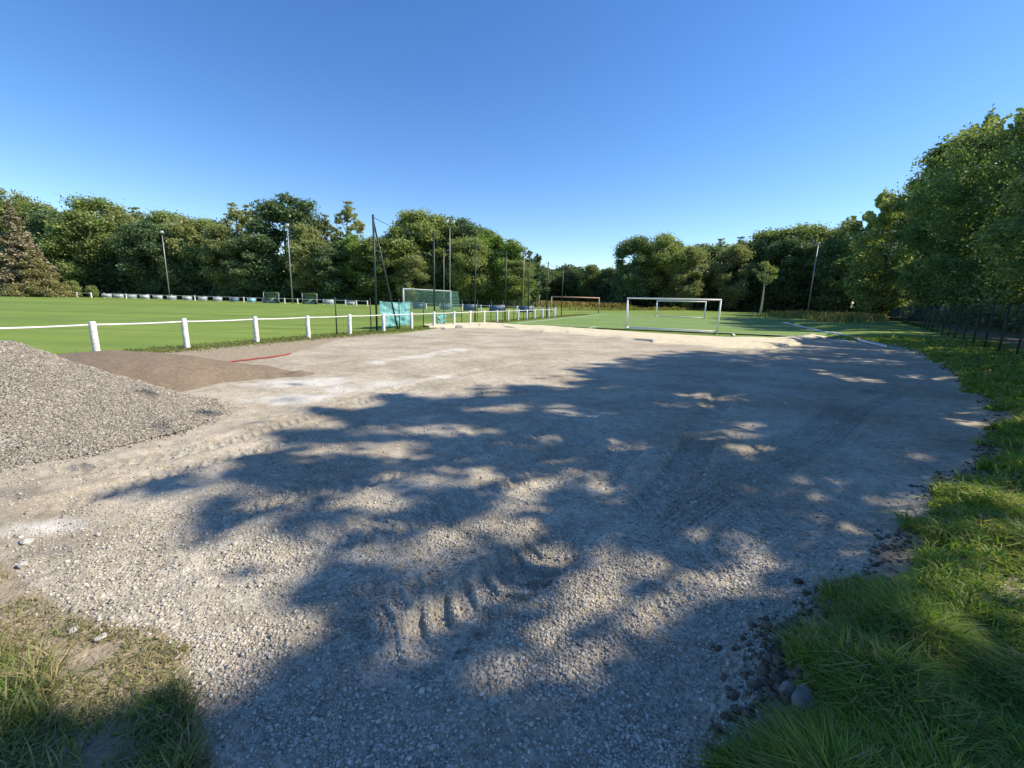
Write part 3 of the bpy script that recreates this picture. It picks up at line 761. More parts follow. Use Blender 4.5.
pf = P(337, 335); KF = pf@NS; sF = pf@US
fp = [SN(sF+2.34*i, KF) for i in range(15)]
mesh_fence('mesh_fence', fp, 1.72, 'low dark green mesh fence with thin posts just behind the white barrier', cell=.2, cellz=.4, th=.003)
# turquoise sheet between two fence posts, rucked
def sheet(name, a, b, z0, z1, mat, label, seed, sag=.1):
    nx_, nz_ = 40, 30; a = np.asarray(a, float); b = np.asarray(b, float); d = b-a; nn2 = np.array([-d[1], d[0], 0])/np.linalg.norm(d[:2])
    s_, t_ = np.meshgrid(np.linspace(0, 1, nx_), np.linspace(0, 1, nz_))
    off = (fbm(s_*5+t_*2, t_*4, 3, seed)-.5)*.35
    zz = z0+(z1-z0)*t_-sag*np.sin(math.pi*s_)*(t_-.2)
    V1 = (d[None, None]*s_[..., None]+nn2*off[..., None]); V1[..., 2] += zz
    V1[..., :2] += (d[:2]/np.linalg.norm(d))*((1-t_)*.25*(.5-s_))[..., None]
    V1 = V1.reshape(-1, 3); V2 = V1+nn2*.012; n_ = nx_*nz_
    i, j = np.meshgrid(np.arange(nz_-1), np.arange(nx_-1), indexing='ij'); f = np.stack([i*nx_+j, i*nx_+j+1, (i+1)*nx_+j+1, (i+1)*nx_+j], -1).reshape(-1, 4)
    o = mesh_np(name, np.concatenate([V1, V2]), np.concatenate([f, f[:, ::-1]+n_]), M[mat], smooth=True); o.location = a
    return tag(o, label, 'sheet')
sa, sb = P(381, 329.5), P(411.5, 326.5)
dp = sa[1]; sheet('windbreak_sheet', sa, sb, .12, top_h(395, 301, (sa[1]+sb[1])/2), 'sheet', 'large turquoise sheet hung on the mesh fence beside the braced pole', 5)
sa, sb = P(436.5, 325.3), P(445.5, 324.6)
sheet('windbreak_sheet', sa, sb, .05, .75, 'sheet', 'small turquoise sheet low on the fence right of the large one', 9, .03)

# ------------------------------------------------------------------ goals
def goal(name, L, Rr_, H, depth_vec, label, postr=.06, mat='white_paint', net=None, wheels=False, foot=True, back_h=.0, top_d=.0, base=True):
    L = np.asarray(L, float); Rr_ = np.asarray(Rr_, float); o0 = L.copy(); e = empty(name, tuple(o0), label, 'goal')
    A0 = np.zeros(3); A1 = Rr_-L; U = np.array([0, 0, 1.]); dv_ = np.asarray(depth_vec, float)
    for q in (A0, A1):
        mb = MB(); mb.tube([q-U*.05, q+U*H], postr, 10); mb.build('post', M[mat], e, True)
    dd_ = (A1-A0)/np.linalg.norm(A1-A0)
    mb = MB(); mb.tube([A0+U*H-dd_*postr*.8, A1+U*H+dd_*postr*.8], postr*1.01, 10); mb.build('crossbar', M[mat], e, True)
    if foot:
        for q in (A0, A1):
            mb = MB(); mb.tube([q+U*.05, q+dv_+U*.05], postr*.75, 8); mb.build('ground_bar', M[mat], e, True); mb = MB(); mb.tube([q+U*H*.98, q+dv_*top_d+U*H*.98, q+dv_+U*.08], postr*.45, 6); mb.build('stay', M[mat], e, True)
        mb = MB(); mb.tube([A0+dv_+U*.05, A1+dv_+U*.05], postr*.7, 8); mb.build('back_bar', M[mat], e, True)
    if base:
        mb = MB(); mb.tube([A0+U*.04, A1+U*.04], postr*.6, 8); mb.build('base_bar', M[mat], e, True)
    if net:
        mb = MB(); nmat, cell, th = net
        def cords(a, b, c, d_):  # quad a-b (bottom) d-c (top)
            n1 = max(2, int(np.linalg.norm(b-a)/cell)); n2_ = max(2, int(np.linalg.norm(d_-a)/cell))
            for i in range(n1+1):
                t = i/n1; p_, q_ = a*(1-t)+b*t, d_*(1-t)+c*t
                mb.tube([p_, (p_+q_)/2-U*.03, q_], th, 4)
            for i in range(n2_+1):
                t = i/n2_; mb.tube([a*(1-t)+d_*t, b*(1-t)+c*t], th, 4)
        T0, T1 = A0+U*H, A1+U*H; B0, B1 = A0+dv_+U*.05, A1+dv_+U*.05; M0, M1 = T0+dv_*top_d, T1+dv_*top_d
        cords(B0, B1, M1, M0)
        if top_d > .05: cords(M0, M1, T1, T0)
        cords(A0+U*.05, B0, M0, T0); cords(A1+U*.05, B1, M1, T1)
        mb.build('net', M[nmat], e)
    return e
gl, gr = P(625.6, 328.6, .08), P(717, 333.3, .08)
goal('training_goal', gl, gr, 2.1, US*1.3, 'nearest white goal frame without net, at the edge of the sand strip', .055)
d = gr-gl
fl_, fr_ = PD(657, 58.5, .08), PD(705.8, 56.3, .08)
goal('training_goal', fl_, fr_, 2.1, US*1.0, 'farther white goal frame, seen through the nearest one at the small pitch end', .07, base=False)
gL = np.array([-9.15, 36.2, .05]); gR = gL+US*7.32
goal('football_goal', gL, gR, 2.44, NS*1.2, 'white goal with green net behind the turquoise sheet', .06, net=('cord', .13, .0065), top_d=.7, base=False, foot=False)
oL, oR = PD(551.5, 70), PD(599, 72)
goal('football_goal', oL, oR, 2.44, np.array([0, 2., 0]), 'distant goal with faded orange crossbar at the end of the white barrier', .085, 'orange', base=False, top_d=.4, foot=False)

# ------------------------------------------------------------------ floodlight masts
def mast(u, depth, vtop, label, heads, r=.11, mat='galv', name='floodlight_mast', hw=1.0):
    c = PD(u, depth); hgt = top_h(u+(0), vtop, depth); e = empty(name, tuple(c), label, 'mast', 'floodlight masts round the pitches' if heads else None)
    mb = MB(); mb.tube([[0, 0, -.2], [0, 0, hgt*.5], [0, 0, hgt]], [r*.95, r*.72, r*.5], 10); mb.build('pole', M[mat], e, True)
    if heads:
        toc = -c/np.linalg.norm(c[:2]); toc[2] = 0; ax = np.array([-toc[1], toc[0], 0])
        mb = MB(); mb.tube([ax*-hw+[0, 0, hgt], ax*hw+[0, 0, hgt]], .05, 6); mb.build('cross_arm', M[mat], e)
        for k_ in range(heads):
            f = (k_/(heads-1)-.5)*2 if heads > 1 else 0
            mb = MB(); t_ = np.array([0, 0, 1.]); fwd = toc*.8-t_*.6; fwd /= np.linalg.norm(fwd); u2 = np.cross(fwd, ax)
            mb.box(ax*f*hw+toc*.3+[0, 0, hgt+.12], (.62, .3, .5), [ax, fwd, u2]); hd = mb.build('lamp_head', M['galv'], e)
            mb = MB(); mb.box(ax*f*hw+toc*.3+[0, 0, hgt+.12]+fwd*.165, (.54, .02, .42), [ax, fwd, u2]); mb.build('lamp_glass', M['glass_lamp'], hd)
    return e
mast(169, 92, 233, 'slim floodlight mast left of the dugouts before the left wood', 1, .12, hw=.5)
mast(292, 84, 226, 'tall floodlight mast with white lamps between the two dugouts', 1, .12, hw=.4)
mast(450, 70, 223, 'grey floodlight mast rising behind the right post of the netted goal', 2, .09, hw=.5)
mast(444, 76, 250, 'thin grey pole without lamps just left of the mast behind the netted goal', 0, .07, name='slim_pole')
mast(523, 85, 249, 'grey floodlight mast at the right end of the left wood', 1, .09, hw=.4)
mast(808.5, 105, 244, 'pale floodlight mast before the dark trees right of the small pitch', 1, .16, hw=.5)

# red cable on the ground
mb = MB(); cp = [P(u, v) for u, v in ((184, 369), (205, 366.5), (230, 363), (255, 360), (275, 357), (291, 354.5))]
path = []
for a_, b_ in zip(cp[:-1], cp[1:]):
    for t in np.linspace(0, 1, 6)[:-1]: path.append(a_*(1-t)+b_*t)
path.append(cp[-1]); path = np.array(path); path[:, 2] = gz(path[:, 0], path[:, 1])+.03
mb.tube(path, .022, 6); tag(mb.build('red_cable', M['red'], smooth=True), 'red cable duct lying on bare earth between the sand heap and the white barrier', 'cable')

# right hand fence
rp = [FT(2.5*i, 0) for i in range(-6, 31)]
mesh_fence('mesh_fence', rp, 1.95, 'long dark green mesh fence before the right hand wood', cell=.1, cellz=.2, th=.0045)

# ------------------------------------------------------------------ trees
def leaf_quads(Pn, size, rg, elong=1.5):
    n_ = len(Pn); nrm = rg.normal(size=(n_, 3)); nrm[:, 2] = np.abs(nrm[:, 2])+.3; nrm /= np.linalg.norm(nrm, axis=1)[:, None]
    t = rg.normal(size=(n_, 3)); t -= nrm*(t*nrm).sum(1)[:, None]; t /= np.linalg.norm(t, axis=1)[:, None]; b = np.cross(nrm, t)
    s = size*rg.uniform(.6, 1.35, n_)[:, None]
    V_ = np.stack([Pn-t*s*.5*elong, Pn+b*s*.42-t*s*.1+nrm*s*.1, Pn+t*s*.5*elong, Pn-b*s*.42-t*s*.1+nrm*s*.1], 1)
    return V_.reshape(-1, 3), np.arange(n_*4).reshape(-1, 4)
def crown_pts(rg, H, rx, zb, n_, ncl, style='round', ry=None, crs=1.0):
    ry = ry or rx
    ce = []
    for i in range(ncl):
        if style == 'cone':
            t = rg.random()**1.05; z = zb+(H-zb)*t; q = rx*(1-t)*rg.uniform(.35, 1); an_ = rg.uniform(0, 6.28)
            ce.append([q*math.cos(an_), q*math.sin(an_), z, rx*.2*(1.15-t)]); continue
        v_ = rg.normal(size=3); v_ /= np.linalg.norm(v_); rad = rg.uniform(.45, 1)**.6*rg.choice([1, 1, 1, 1.14])
        z = (zb+H)/2+v_[2]*rad*(H-zb)/2
        t = (z-zb)/(H-zb)
        prof = 1.0 if style == 'round' else (.55+.45*math.sin(math.pi*min(1, t*1.05)))
        if style == 'hedge': prof = 1.1 if t < .5 else 1.0
        cr = rx*crs*rg.uniform(.13, .38)*(1.0 if style != 'tall' else .8)
        ce.append([v_[0]*rad*rx*prof*.85, v_[1]*rad*ry*prof*.85, min(max(z, zb*.5), H-cr*.75), cr])
    ce = np.array(ce); wgt = ce[:, 3]**2; idx = rg.choice(ncl, n_, p=wgt/wgt.sum())
    v_ = rg.normal(size=(n_, 3)); v_ /= np.linalg.norm(v_, axis=1)[:, None]; rad = rg.random(n_)**.42
    q = ce[idx, :3]+v_*rad[:, None]*ce[idx, 3:4]*np.array([1.1, 1.1, .75])*(1+.35*rg.normal(size=(n_, 1)))*1.0
    q = q[q[:, 2] > .1]
    return q, ce
def trunk_mesh(rg, H, zb, ce, r, parent, mat='bark', nl=9):
    mb = MB(); b = rg.normal(0, .02*H, (3, 2)); zt = H*.86
    tk_ = np.array([[0, 0, -.2], [b[0, 0]*.3, b[0, 1]*.3, H*.2], [b[1, 0]*.6, b[1, 1]*.6, H*.5], [b[2, 0]*.6, b[2, 1]*.6, zt]])
    mb.tube(tk_, [r*1.35, r, r*.65, r*.15], 10)
    for i in rg.choice(len(ce), min(nl, len(ce)), replace=False):
        c = ce[i, :3]; z0 = max(.15*H, c[2]-np.hypot(c[0], c[1])*.9); z0 = min(z0, zt*.95)
        st_ = np.array([np.interp(z0, tk_[:, 2], tk_[:, 0]), np.interp(z0, tk_[:, 2], tk_[:, 1]), z0])
        md = (st_+c)/2+[0, 0, -.06*H*rg.random()]
        mb.tube([st_, md, c], [r*.38, r*.22, r*.07], 6)
    return mb.build('trunk', M[mat], parent, True)
def make_tree(name, loc, H, rx, zb, n_, leaf, mat, label, ncl=45, crs=1.0, style='round', seed=0, group=None, tr=None, cull=None, tmat='bark', nl=9, rz=0, cat='tree'):
    rg = np.random.default_rng(seed); e = empty(name, tuple(loc), label, cat, group, rz=0)
    q, ce = crown_pts(rg, H, rx, zb, n_, ncl, style, crs=crs)
    if cull is not None:
        k_ = cull(q+np.asarray(loc)); q = q[k_]
    if len(q) < 20: q = np.array([[0, 0, H*.8]]*20)+rg.normal(0, .3, (20, 3))
    Vq, Fq = leaf_quads(q, leaf, rg); mesh_np('crown', Vq, Fq, M[mat], e)
    if cull is not None:
        W3 = ce[:, :3]+np.asarray(loc); ce = ce[cull(W3)] if cull(W3).any() else ce[:1]
    trunk_mesh(rg, H if cull is None else H*.8, zb, ce, tr or H*.016, e, tmat, nl)
    return e
def copy_tree(src, loc, rz, sx, sz, label, mat=None, name=None):
    e = src.copy(); C.objects.link(e); e.location = loc; e.rotation_euler = (0, 0, rz); e.scale = (sx, sx, sz); e['label'] = label
    for ch in src.children:
        c = ch.copy(); C.objects.link(c); c.parent = e
    return e

# prototypes for the distant woods are used as the first tree of each kind, then copied
KINDS = {
    'oak': dict(H=20, rx=6.5, zb=3, n_=36000, leaf=.34, mat='leaf', ncl=60, style='round'),
    'dark': dict(H=20, rx=6.0, zb=2, n_=36000, leaf=.34, mat='leaf_dark', ncl=60, style='round'),
    'olive': dict(H=20, rx=5.5, zb=1.5, n_=32000, leaf=.33, mat='leaf_olive', ncl=60, style='round'),
    'bright': dict(H=20, rx=5.5, zb=2, n_=34000, leaf=.34, mat='leaf_bright', ncl=55, style='round'),
    'sparse': dict(H=20, rx=3.6, zb=6, n_=6500, leaf=.28, mat='leaf_olive', crs=.62, ncl=150, style='tall', nl=22),
    'thin': dict(H=20, rx=2.0, zb=8, n_=1500, leaf=.3, mat='leaf_dark', ncl=20, style='tall', nl=18),
    'birch': dict(H=20, rx=4.5, zb=10, n_=1900, leaf=.36, mat='leaf', ncl=26, style='tall', tmat='pale_bark', nl=8),
    'brown': dict(H=20, rx=6.0, zb=.6, n_=26000, leaf=.40, mat='needle_brown', ncl=150, style='cone', nl=30),
    'brownolive': dict(H=20, rx=8.5, zb=.5, n_=22000, leaf=.36, mat='needle_olive', ncl=120, style='cone', nl=24),
    'bush': dict(H=20, rx=13, zb=0, n_=8000, leaf=1.2, mat='leaf', ncl=26, style='round', nl=6),
}
KNAME = {'oak': 'broadleaf_tree', 'dark': 'broadleaf_tree', 'olive': 'willow_tree', 'bright': 'broadleaf_tree', 'sparse': 'poplar_tree', 'thin': 'poplar_tree', 'birch': 'birch_tree', 'brown': 'conifer_tree', 'brownolive': 'conifer_tree', 'bush': 'shrub'}
proto = {}
def wood(u, vtop, depth, kind, label, wscale=1.0, group=None, seed=0):
    H = top_h(u, vtop, depth); loc = PD(u, depth); ub = u
    for _ in range(3):
        ut = proj(loc+np.array([0, 0, H*.75]))[0]; ub += u-float(ut); loc = PD(ub, depth)
    rg = np.random.default_rng(int(abs(u)*7)+int(depth)); rz = rg.uniform(0, 6.28)
    k_ = KINDS[kind]; cat = 'shrub' if kind == 'bush' else 'tree'
    sz = H/20*1.02; sx = sz*wscale*(1.25 if H < 14 else 1.0)
    key = (kind, seed)
    if key not in proto:
        e = make_tree(KNAME[kind], (0, 0, 0), label=label, group=group, seed=100+len(proto), cat=cat, **k_)
        proto[key] = e; e.location = loc; e.rotation_euler = (0, 0, rz); e.scale = (sx, sx, sz)
    else:
        e = copy_tree(proto[key], loc, rz, sx, sz, label)
        if group: e['group'] = group
    return e
GL = 'trees of the left wood beyond the grass pitch'
left = [(-22, 200, 110, 'oak', 'green tree cut by the left frame edge beside the brown conifer'),
 (12, 192, 112, 'olive', 'tall tree showing above the dead brown conifer at far left'),
 (34, 205, 114, 'oak', 'tree between the brown conifer and the tallest left group'),
 (13, 203, 86, 'brown', 'reddish brown dying conifer at the left edge of the pitch'),
 (33, 248, 84, 'brownolive', 'lower straw coloured conifer just right of the reddish brown one'),
 (58, 213, 108, 'dark', 'dark rounded tree just right of the brown conifers'),
 (76, 222, 101, 'oak', 'mid green tree with low crown before the dark rounded one, left wood'),
 (97, 201, 104, 'oak', 'highest rounded crown between the brown conifers and the slim mast'),
 (120, 214, 104, 'olive', 'olive tree with bare twigs on top left of the slim mast'),
 (138, 209, 110, 'sparse', 'thin tree with nearly bare purplish top left of the slim mast'),
 (150, 222, 99, 'dark', 'dark green tree directly left of the slim mast'),
 (165, 214, 108, 'oak', 'mid green tree directly behind the slim mast'),
 (186, 219, 101, 'olive', 'pale olive willow right of the slim mast'),
 (205, 221, 104, 'oak', 'rounded green tree second right of the slim mast'),
 (222, 226, 98, 'olive', 'drooping olive willow above the blue boards'),
 (236, 205, 106, 'sparse', 'slender airy poplar left of the tall dark tree'),
 (250, 207, 108, 'sparse', 'second slender airy poplar touching the tall dark tree'),
 (248, 238, 97, 'dark', 'low dark tree with pale dead branches left of the left dugout'),
 (284, 195, 101, 'dark', 'tallest dark tree standing behind the mast between the dugouts'),
 (307, 226, 97, 'olive', 'olive lit tree behind the right dugout'),
 (325, 216, 106, 'sparse', 'thin pale tree right of the tallest dark tree'),
 (348, 203, 103, 'sparse', 'tall feathery poplar left of the braced green pole'),
 (333, 244, 96, 'dark', 'dense low dark tree behind the right dugout boards'),
 (358, 236, 98, 'bright', 'yellow green bushy tree directly left of the braced green pole'),
 (383, 240, 96, 'oak', 'mid green tree behind the braced pole and turquoise sheet'),
 (402, 232, 104, 'dark', 'dark tree between the braced pole and the big round crown'),
 (418, 214, 100, 'oak', 'big round crown above the netted goal'),
 (440, 219, 104, 'bright', 'light green tree right of the big round crown'),
 (413, 256, 92, 'olive', 'low olive tree behind the crossbar of the netted goal'),
 (458, 222, 106, 'dark', 'dark pointed tree behind the mast of the netted goal'),
 (470, 240, 96, 'oak', 'mid green tree right of the mast behind the netted goal'),
 (479, 229, 104, 'dark', 'dark green tree in the middle of the group right of the netted goal'),
 (492, 232, 100, 'bright', 'broad light green tree at the right part of the left wood'),
 (508, 241, 98, 'bright', 'lower light green tree near the right end of the left wood'),
 (517, 262, 95, 'oak', 'last low green tree at the right end of the left wood'),
 (524, 246, 98, 'thin', 'nearly bare thin tree left of the mast ending the left wood'),
 (530, 250, 100, 'thin', 'nearly bare thin tree standing rightmost in the left wood'),
]
for i, (u, v, d_, kd, lb) in enumerate(left): wood(u, v, d_, kd, lb, group=GL, seed=(i % 2 if kd in ('oak', 'dark', 'olive') else 0), wscale=1.0 if kd not in ('oak', 'dark', 'bright') else 1.05)
GC = 'trees of the wood behind the small pitch'
centre = [(542, 266, 170, 'dark', 'leftmost small distant tree beyond the orange goal'),
 (557, 272, 175, 'oak', 'second small distant tree above the orange crossbar'),
 (574, 268, 170, 'dark', 'third small distant tree above the orange crossbar'),
 (592, 266, 165, 'oak', 'distant tree above the right post of the orange goal'),
 (608, 268, 160, 'dark', 'low distant tree between the orange goal and the nearest white goal'),
 (634, 239, 135, 'dark', 'high crown above the left post of the nearest white goal'),
 (652, 246, 140, 'oak', 'tree between the two high crowns above the nearest white goal'),
 (669, 236, 135, 'oak', 'highest crown above the middle of the nearest white goal'),
 (690, 248, 130, 'olive', 'olive topped tree above the right half of the nearest white goal'),
 (706, 246, 140, 'dark', 'dark tree above the right post of the nearest white goal'),
 (720, 240, 146, 'sparse', 'airy tree crown right of the nearest white goal'),
 (738, 238, 142, 'sparse', 'second airy crown between the nearest white goal and the pale trunk'),
 (734, 246, 130, 'olive', 'olive topped tree left of the pale trunked birch'),
 (752, 244, 136, 'dark', 'dark tree directly left of the pale trunked birch'),
 (766, 233, 138, 'oak', 'broad crown rising behind the pale trunked birch'),
 (785, 240, 128, 'dark', 'dark tree between the birch and the pale floodlight mast'),
 (801, 228, 132, 'oak', 'high crown left of the top of the pale floodlight mast'),
 (826, 231, 130, 'oak', 'crown right of the pale floodlight mast'),
 (838, 236, 120, 'dark', 'dark tree where the far wood meets the right hand wood'),
 (766, 258, 112, 'birch', 'slim birch with pale sunlit trunk standing before the dark wood'),
]
for i, (u, v, d_, kd, lb) in enumerate(centre): wood(u, v, d_, kd, lb, group=GC if kd != 'birch' else None, seed=(i % 2 if kd in ('oak', 'dark', 'olive') else 0), wscale=.75 if kd == 'birch' else 1.05)
for (u, v, d_, lb, s_) in [(3, 277, 90, 'rounded olive shrub at the far left behind the distant barrier', 1.0), (72, 281, 91, 'small light green bush at the right end of the distant barrier', 1.0), (92, 286, 90, 'tiny green bush left of the first advertising board', 1.0)]:
    wood(u, v, d_, 'bush', lb, .5)

# undergrowth of the woods (uncountable leaf mass)
def thicket(name, path, hgt, thick, n_, leaf, mat, label, seed, cull=None):
    rg = np.random.default_rng(seed); path = np.array(path)[:, :2]; L = np.r_[0, np.cumsum(np.linalg.norm(np.diff(path, axis=0), axis=1))]
    t = rg.uniform(0, L[-1], n_); x = np.interp(t, L, path[:, 0]); y = np.interp(t, L, path[:, 1])
    i = np.clip(np.searchsorted(L, t)-1, 0, len(path)-2); d = path[i+1]-path[i]; d /= np.linalg.norm(d, axis=1)[:, None]
    off = rg.uniform(0, 1, n_)**1.6*thick
    x += -d[:, 1]*off; y += d[:, 0]*off
    top = hgt*(.45+.9*fbm(t*.12, off*.15, 3, seed)); z = rg.random(n_)**.8*top
    front = (vn(t*.5, z*.6, seed+3)-.5)*2.2; x += -d[:, 1]*front; y += d[:, 0]*front
    q = np.column_stack([x, y, z])
    if cull is not None: q = q[cull(q)]
    Vq, Fq = leaf_quads(q, leaf, rg); o = mesh_np(name, Vq, Fq, M[mat]); return tag(o, label, 'undergrowth', kind='stuff')
lp = [PD(u, d_) for u, d_ in ((540, 104), (500, 102), (430, 98), (380, 97), (300, 98), (200, 98), (100, 100), (0, 98), (-160, 100))]
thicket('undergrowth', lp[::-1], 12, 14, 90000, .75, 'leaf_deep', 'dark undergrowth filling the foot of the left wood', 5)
cp_ = [PD(u, d_) for u, d_ in ((520, 185), (600, 165), (625, 140), (700, 134), (780, 128), (850, 120), (900, 110))]
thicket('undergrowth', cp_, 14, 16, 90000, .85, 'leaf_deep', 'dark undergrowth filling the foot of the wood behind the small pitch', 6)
# ripe maize strip behind orange goal
nb = 16000; x = []; 
mz = [PD(u, d_) for u, d_ in zip(rng.uniform(505, 630, nb), rng.uniform(125, 155, nb))]
mz = np.array(mz); o = blades('maize_field', mz[:, 0], mz[:, 1], np.zeros(nb), rng.uniform(1.3, 1.9, nb), rng.uniform(.15, .35, nb), M['maize'], .3, 'strip of ripe yellow maize beyond the orange goal', 'crop')

# ------------------------------------------------------------------ right hand wood, shaping its shade
sil_u = np.array([780, 826, 844, 850, 862, 876, 892, 905, 918, 930, 944, 960, 975, 988, 1000, 1017, 1040, 1100])
sil_v = np.array([232, 232, 220, 219, 214, 206, 176, 158, 140, 132, 124, 136, 122, 106, 124, 116, 112, 100])
shade_px = [(1400, 330), (845, 337), (800, 339), (745, 345), (700, 350), (650, 356), (612, 362), (585, 371), (610, 380), (560, 386), (500, 396), (440, 398), (380, 404), (338, 410), (345, 424),
            (305, 434), (265, 455), (205, 482), (250, 491), (230, 510), (280, 522), (350, 527), (330, 560), (285, 580), (262, 610), (318, 622), (288, 658), (225, 706), (160, 735), (100, 768), (0, 775), (-200, 800), (-300, 1100), (1500, 1100)]
lit_px = [(416, 450, 26, 6), (430, 431, 55, 4), (559, 478, 36, 9), (453, 473, 50, 9), (523, 440, 20, 4), (540, 508, 28, 13), (616, 493, 20, 7), (500, 410, 24, 4), (572, 411, 30, 4), (629, 443, 22, 4),
          (370, 545, 60, 20), (430, 540, 45, 16), (506, 533, 42, 12), (370, 585, 26, 10), (430, 580, 24, 12), (396, 642, 38, 26), (506, 600, 42, 18), (546, 660, 34, 18), (590, 632, 26, 15), (608, 592, 44, 18), (582, 556, 38, 13),
          (655, 572, 44, 16), (490, 698, 30, 10), (767, 486, 20, 5), (837, 486, 32, 8), (913, 506, 22, 6), (830, 526, 26, 9), (850, 552, 32, 9), (717, 534, 22, 7), (744, 560, 20, 8), (777, 563, 14, 8), (737, 583, 30, 7), (690, 573, 20, 16),
          (780, 603, 13, 9), (737, 425, 14, 3), (744, 451, 17, 3), (714, 436, 26, 4), (835, 373, 14, 2.5), (863, 379, 14, 2.5), (923, 377, 14, 2), (717, 396, 28, 2.5), (680, 405, 25, 3), (300, 500, 40, 6), (360, 500, 45, 7), (330, 450, 40, 4),
          (960, 560, 30, 8), (990, 620, 26, 10), (930, 640, 22, 8), (1000, 540, 20, 6), (900, 600, 16, 6), (960, 690, 30, 12), (890, 650, 26, 7), (1000, 480, 22, 8), (985, 590, 34, 9), (905, 575, 22, 6), (1010, 660, 24, 10), (860, 705, 22, 9), (1000, 430, 14, 8), (985, 520, 36, 10)]
SH = np.array([P(u, v)[:2] if v > 336 else P(u, 337)[:2] for u, v in shade_px])
lit_w = [(P(u, v)[:2], abs(P(u+ru, v)[0]-P(u-ru, v)[0])/2+.07, abs(P(u, v-rv)[1]-P(u, v+rv)[1])/2+.07) for u, v, ru, rv in lit_px]
def cull(Wp, out=False):
    u, v, dz = proj(Wp); n_ = len(Wp); keep = np.ones(n_, bool)
    inf = (dz > .3) & (u > -60) & (u < 1075) & (v < 800) & (v > -60)
    sv = np.interp(u, sil_u, sil_v)+(vn(u*.07, v*.07, 3)-.5)*34+(vn(u*.3, v*.3, 6)-.5)*20
    keep &= ~(inf & (v < sv)) & ~(inf & (u < 842+(vn(v*.1, u*.01, 5)-.5)*34))
    if out: keep &= ~(inf & (u < 1060) & ~((u > 1014) & ((abs(v-40-(u-1019)*.4) < 7) | (abs(v-79-(u-1019)*.3) < 5))))
    G = Wp-SUN*(Wp[:, 2]/SUN[2])[:, None]; gx, gy = G[:, 0], G[:, 1]
    dsh = sdf(gx, gy, SH)
    jit = rng.random(n_)
    nearz = gy < 32
    ns = np.clip(np.hypot(gx, gy)/8, .12, 1.2)
    holes = fbm(gx*1.1/ns**.6, gy*2.0/ns**.6, 4, 55); hl = sstep(.57, .64, holes)*(.25+.5*sstep(14, 5, np.hypot(gx, gy)))
    h2 = fbm(gx*2.6/ns**.6, gy*5.0/ns**.6, 3, 65); hl = np.maximum(hl, sstep(.58, .66, h2)*.75)
    h3 = (fbm(gx*2.2/ns**.6, gy*4.5/ns**.6, 4, 75)-.5)*1.5
    pk = (1-.9*hl)*sstep(-.3, .3, (dsh+(fbm(gx*.9/ns**.5, gy*2.6/ns**.5, 4, 15)-.5)*1.8*ns+(vn(gx*2.2/ns**.5, gy*2.2/ns**.5, 12)-.5)*.8*ns)/ns)
    onf = (gx > -30) & nearz
    lit = np.zeros(n_)
    for (c, rx_, ry_) in lit_w:
        q = np.hypot((gx-c[0])/(rx_*1.1), (gy-c[1])/(ry_*1.1)); lit = np.maximum(lit, .93*sstep(1.45, .95, q+h3))
    keep &= ~(onf & (jit > pk*(1-lit)*(.93)+.0006+.012*pk))
    return keep
CULL = cull
GRW = 'trees of the right hand wood behind the green fence'
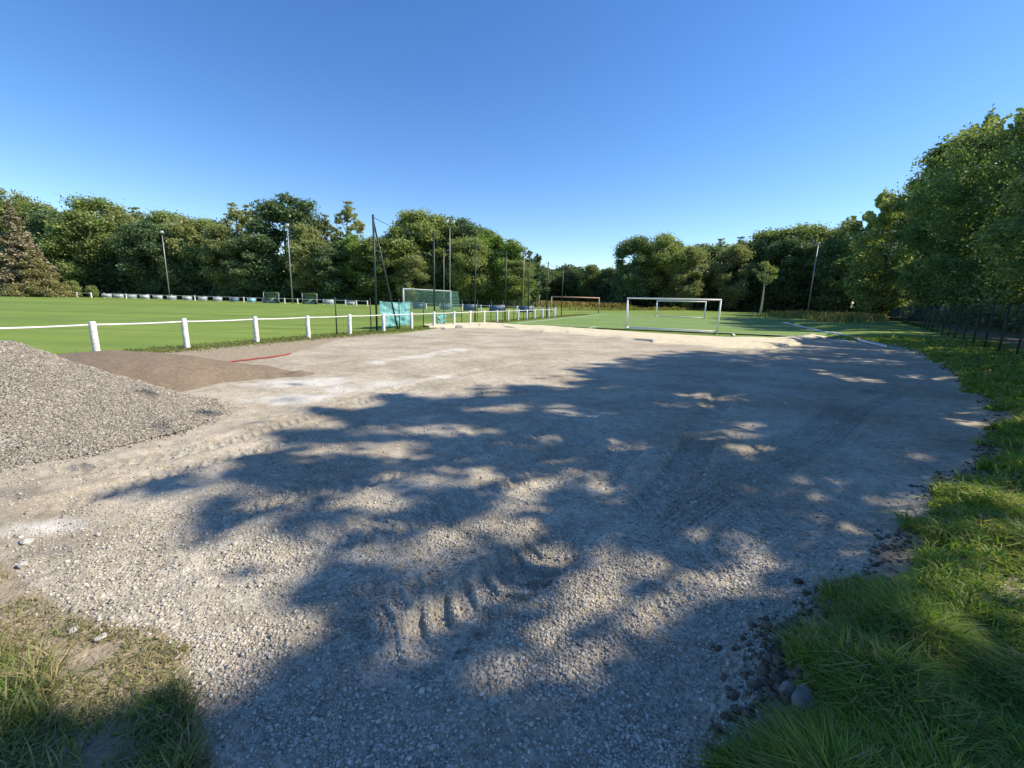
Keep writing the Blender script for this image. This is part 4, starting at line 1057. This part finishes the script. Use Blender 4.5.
right = [ # t, offset, rx, material, label
 (100, 7, 6.0, 'leaf', 'leftmost tree of the right hand wood, at the far end of the green fence'),
 ((849, 118), 0, 6.0, 'leaf', 'small looking tree at the outer left end of the right hand wood'),
 ((866, 100), 0, 6.0, 'leaf_near', 'tree right of the pale mast, above the tall weeds'),
 ((880, 84), 0, 5.5, 'leaf', 'tree above the far end of the green fence with lit yellow green foliage'),
 (80, 5, 5.6, 'leaf_near', 'second tree from the far end of the right hand wood'),
 (66, 5, 5.4, 'leaf', 'yellowish lit tree above the far part of the green fence'),
 (54, 5, 5.2, 'leaf_near', 'tree left of the step in the skyline of the right hand wood'),
 (44, 5, 5.0, 'leaf_near', 'tree at the step in the skyline of the right hand wood'),
 (36, 5, 4.8, 'leaf', 'tree right of the skyline step in the right hand wood'),
 (28.5, 5, 4.8, 'leaf_near', 'large tree with ragged top twigs above the green fence'),
 (21.5, 5, 4.8, 'leaf_near', 'tallest looking tree of the right hand wood with a single high sprig'),
 (14.5, 5, 4.8, 'leaf', 'tree cut by the right frame edge above the green fence'),
 (7.5, 5, 5.0, 'leaf_near', 'tree just outside the right frame edge throwing shade on the far gravel'),
]
for i, (s_, k_, rx_, mt, lb) in enumerate(right):
    loc = PD(*s_) if isinstance(s_, tuple) else FT(s_, k_); uu, _, dz_ = proj(loc+np.array([0, 0, 3.])); H_t = top_h(float(uu), float(np.interp(uu, sil_u, sil_v)), loc[1])+(2.6 if loc[1] > 30 else 1.2)
    rx_ = rx_*(1.3 if loc[1] > 30 else 1.05)
    H_t = min(H_t, 27)
    lf = float(np.clip(loc[1]*.0048, .15, .34))
    make_tree('broadleaf_tree', loc, H_t, rx_, .8, 50000 if loc[1] < 60 else 28000, lf, mt, lb, ncl=150, seed=300+i, crs=.68, group=GRW, cull=CULL, tr=.2, nl=14)
# tall trees beside the camera : outside the picture, but their shade covers the yard
shade_trees = [(1.0, 4.5, 15.5, 5.5), (-5, 3.5, 16.5, 5.8), (-11.5, 3.0, 17, 6.0), (-18.0, 3.5, 17, 6.0), (-25, 3, 16, 6.0), (-3.5, 0.2, 14.5, 4.8), (-9, -1.0, 14, 4.6), (-15, -1.5, 13, 4.6), (-21, -2, 13, 4.6)]
for i, (s_, k_, H_t, rx_) in enumerate(shade_trees):
    make_tree('broadleaf_tree', FT(s_, k_), H_t, rx_, 4.0, 36000, .20, 'leaf_near', f'tall shade tree beside the camera right of the verge, {ords[i]} of its row', ncl=80, seed=400+i, group='shade trees beside the yard', cull=lambda q: CULL(q, True), tr=.2, nl=12)
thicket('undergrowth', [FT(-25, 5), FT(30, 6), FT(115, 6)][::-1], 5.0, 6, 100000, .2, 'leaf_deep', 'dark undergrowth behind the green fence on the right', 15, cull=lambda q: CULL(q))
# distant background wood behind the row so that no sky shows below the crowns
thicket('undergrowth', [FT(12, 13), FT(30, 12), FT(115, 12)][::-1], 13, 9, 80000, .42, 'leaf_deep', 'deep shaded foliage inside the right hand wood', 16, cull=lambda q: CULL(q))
